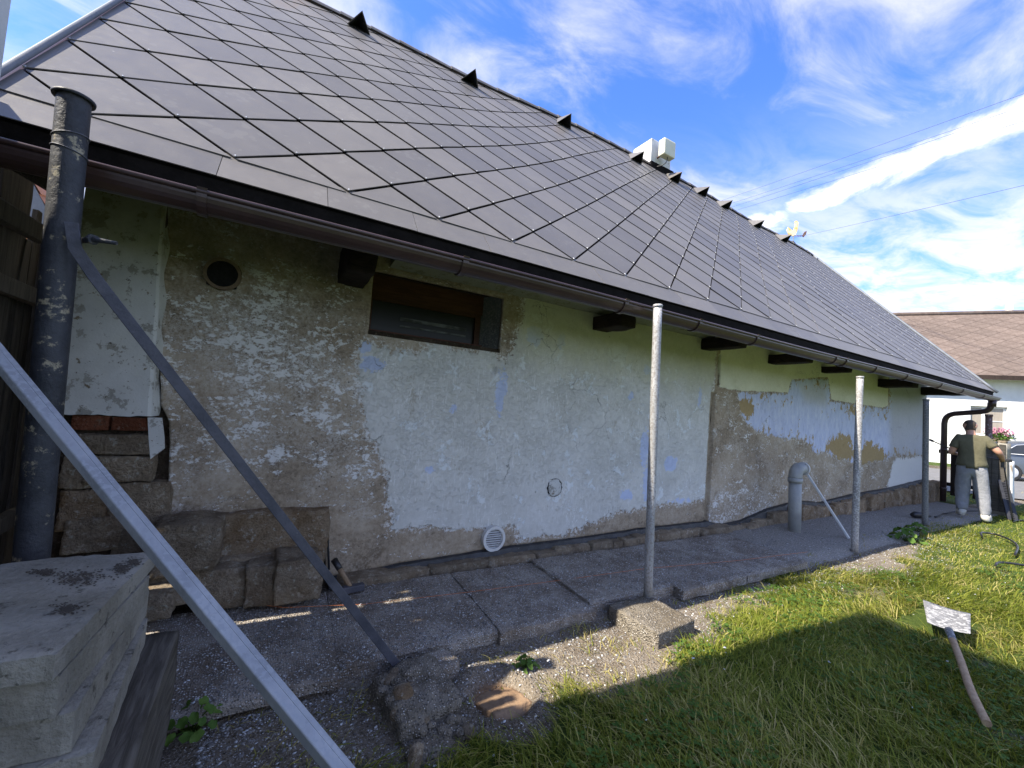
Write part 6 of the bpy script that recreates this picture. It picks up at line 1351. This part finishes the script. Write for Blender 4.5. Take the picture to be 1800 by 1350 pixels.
# ================================================================== grass
def grass():
    r = np.random.default_rng(11); parts = []
    def region(x0, x1, y0, y1, dens):
        n = int((x1 - x0) * (y1 - y0) * dens); return np.stack([r.uniform(x0, x1, n), r.uniform(y0, y1, n)], -1), dens
    Ps = []; sc = []
    for (x0, x1, y0, y1, dn, s) in ((-0.4, 2.2, 0.0, 2.35, 9000, 1.0), (2.2, 4.2, -0.6, 2.35, 6500, 1.0), (4.2, 7, -1.6, 2.5, 3300, 1.15), (7, 10.5, -2.4, 2.6, 1500, 1.4), (10.5, 14, -3, 2.7, 800, 1.7), (14, 21, -2, 4.5, 260, 2.6)):
        p, _ = region(x0, x1, y0, y1, dn); Ps.append(p); sc.append(np.full(len(p), s))
    P = np.concatenate(Ps); S = np.concatenate(sc)
    d3 = np.stack([P[:, 0], P[:, 1], np.full(len(P), -1.5)], -1) @ RM; px_ = 900 + F * d3[:, 0] / np.maximum(d3[:, 2], .05); py_ = 675 + F * d3[:, 1] / np.maximum(d3[:, 2], .05)
    k = (d3[:, 2] > .15) & (px_ > -250) & (px_ < 2250) & (py_ < 1750); P, S = P[k], S[k]
    g = grassiness(P[:, 0], P[:, 1]); P3_ = np.stack([P[:, 0], P[:, 1], 0 * P[:, 0]], -1)
    clump = fbm(P3_, 6.0, 3, 61); k = r.random(len(P)) < np.clip(g * (0.80 + 1.4 * clump) + 0.012 + 0.10 * (clump > .08), 0, 1); P, S, g, clump, P3_ = P[k], S[k], g[k], clump[k], P3_[k]
    # keep the blades off slabs, blocks, boots and stack
    ok = ~((P[:, 0] < -0.15) & (P[:, 1] < 2.3)); ok &= ~((np.abs(P[:, 0] - 2.54) < .22) & (np.abs(P[:, 1] - 2.13) < .23)); ok &= ~((P[:, 1] > 2.33) & (P[:, 0] < 5.2)); ok &= ~((P[:, 1] > 2.62) & (P[:, 0] < 13.5)); ok &= ~((P[:, 0] > 4.55) & (P[:, 0] < 5.25) & (P[:, 1] > 1.03) & (P[:, 1] < 1.40))
    P, S, g, clump, P3_ = P[ok], S[ok], g[ok], clump[ok], P3_[ok]; n = len(P)
    tall = fbm(P3_, 0.9, 3, 71); h = (0.035 + 0.062 * r.random(n) + 0.085 * np.clip(tall + .10, 0, 1)) * (0.55 + .45 * g) * np.minimum(S, 1.25)
    h = h * (1 - 0.45 * sstep(P[:, 0], 5, 8)); h *= np.where(r.random(n) < .03, 1.9, 1)
    fa = 6.28 * fbm(P3_, 0.55, 2, 81) * 1.6 + 2.6 * fbm(P3_, 3.0, 2, 84) + 3.6; az = fa + r.normal(0, 1.1, n); k1 = np.clip(r.normal(.95, .42, n), .1, 1.8)
    dirv = np.stack([np.cos(az), np.sin(az), 0 * az], -1); z0 = zground(P[:, 0], P[:, 1]) - .006; base = np.stack([P[:, 0], P[:, 1], z0], -1); w = r.uniform(.0014, .0034, n) * S * 1.05
    sid = np.stack([-np.sin(az + r.normal(0, .8, n)), np.cos(az), 0 * az], -1); sid /= np.linalg.norm(sid, axis=1, keepdims=True)
    V = np.zeros((n, 7, 3), np.float32)
    for i, t in enumerate((0, .4, .75, 1.0)):
        c = base + dirv * (h * k1 * t ** 1.7)[:, None] + np.array([0, 0, 1.0]) * (h * (t - .42 * k1 * t * t))[:, None]; ww = (w * (1, .95, .65, 0)[i])[:, None]
        if i < 3: V[:, 2 * i] = c - sid * ww; V[:, 2 * i + 1] = c + sid * ww
        else: V[:, 6] = c
    b0 = (np.arange(n) * 7)[:, None]; Q = np.concatenate([b0 + np.array([[0, 1, 3, 2]]), b0 + np.array([[2, 3, 5, 4]])], 0); T = b0 + np.array([[4, 5, 6]])
    me = bpy.data.meshes.new('grass'); me.vertices.add(n * 7); me.vertices.foreach_set('co', V.ravel()); li = np.concatenate([Q.ravel(), T.ravel()]).astype(np.int32); me.loops.add(len(li)); me.loops.foreach_set('vertex_index', li)
    tot = np.concatenate([np.full(len(Q), 4), np.full(len(T), 3)]).astype(np.int32); me.polygons.add(len(tot)); me.polygons.foreach_set('loop_start', np.concatenate([[0], np.cumsum(tot)[:-1]]).astype(np.int32)); me.polygons.foreach_set('loop_total', tot); me.update(calc_edges=True)
    o = tag(link('grass', me, MAT['grass']), 'long uneven lawn grass, trampled and straw-coloured in places', 'grass', kind='stuff')
    dry = np.clip(.9 - g, 0, 1) * .6; tint = np.clip(.40 + .26 * r.normal(0, 1, n) + .9 * fbm(P3_, 1.0, 3, 91) + dry * .5, 0, 1); tint = np.where(r.random(n) < .05 + .12 * dry + .05 * sstep(P[:, 0], 5, 8), r.uniform(.8, 1, n), tint)
    set_attr(o, 'tint', np.repeat(tint, 7)); print('blades', n)
grass()
def clover(n, seed):
    r = np.random.default_rng(seed); x = r.uniform(.6, 8, n * 6); y = r.uniform(.2, 2.3, n * 6); P3_ = np.stack([x, y, 0 * x], -1)
    k = (grassiness(x, y) > .25) & (fbm(P3_, 1.5, 3, 101) > .03) & ~((y > 2.3) & (x < 5.2)); x, y = x[k][:n], y[k][:n]; n = len(x); z = zground(x, y) + r.uniform(.025, .06, n)
    c = np.stack([x, y, z], -1); V = []; 
    for j in range(3):
        a = r.uniform(0, 6.28, n) * 0 + 2.09 * j + x * 40; s = r.uniform(.009, .017, n); d = np.stack([np.cos(a), np.sin(a), r.uniform(-.2, .3, n)], -1); e = np.stack([-np.sin(a), np.cos(a), r.uniform(-.2, .2, n)], -1)
        V.append(np.stack([c, c + d * s[:, None] + e * (s * .7)[:, None], c + d * (1.7 * s)[:, None], c + d * s[:, None] - e * (s * .7)[:, None]], 1))
    V = np.concatenate(V, 0).reshape(-1, 3); o = tag(fastmesh('clover', V, np.arange(len(V)).reshape(-1, 4), MAT['leaf']), 'clover and small broad weeds between the lawn grass', 'clover', kind='stuff')
clover(2600, 5)
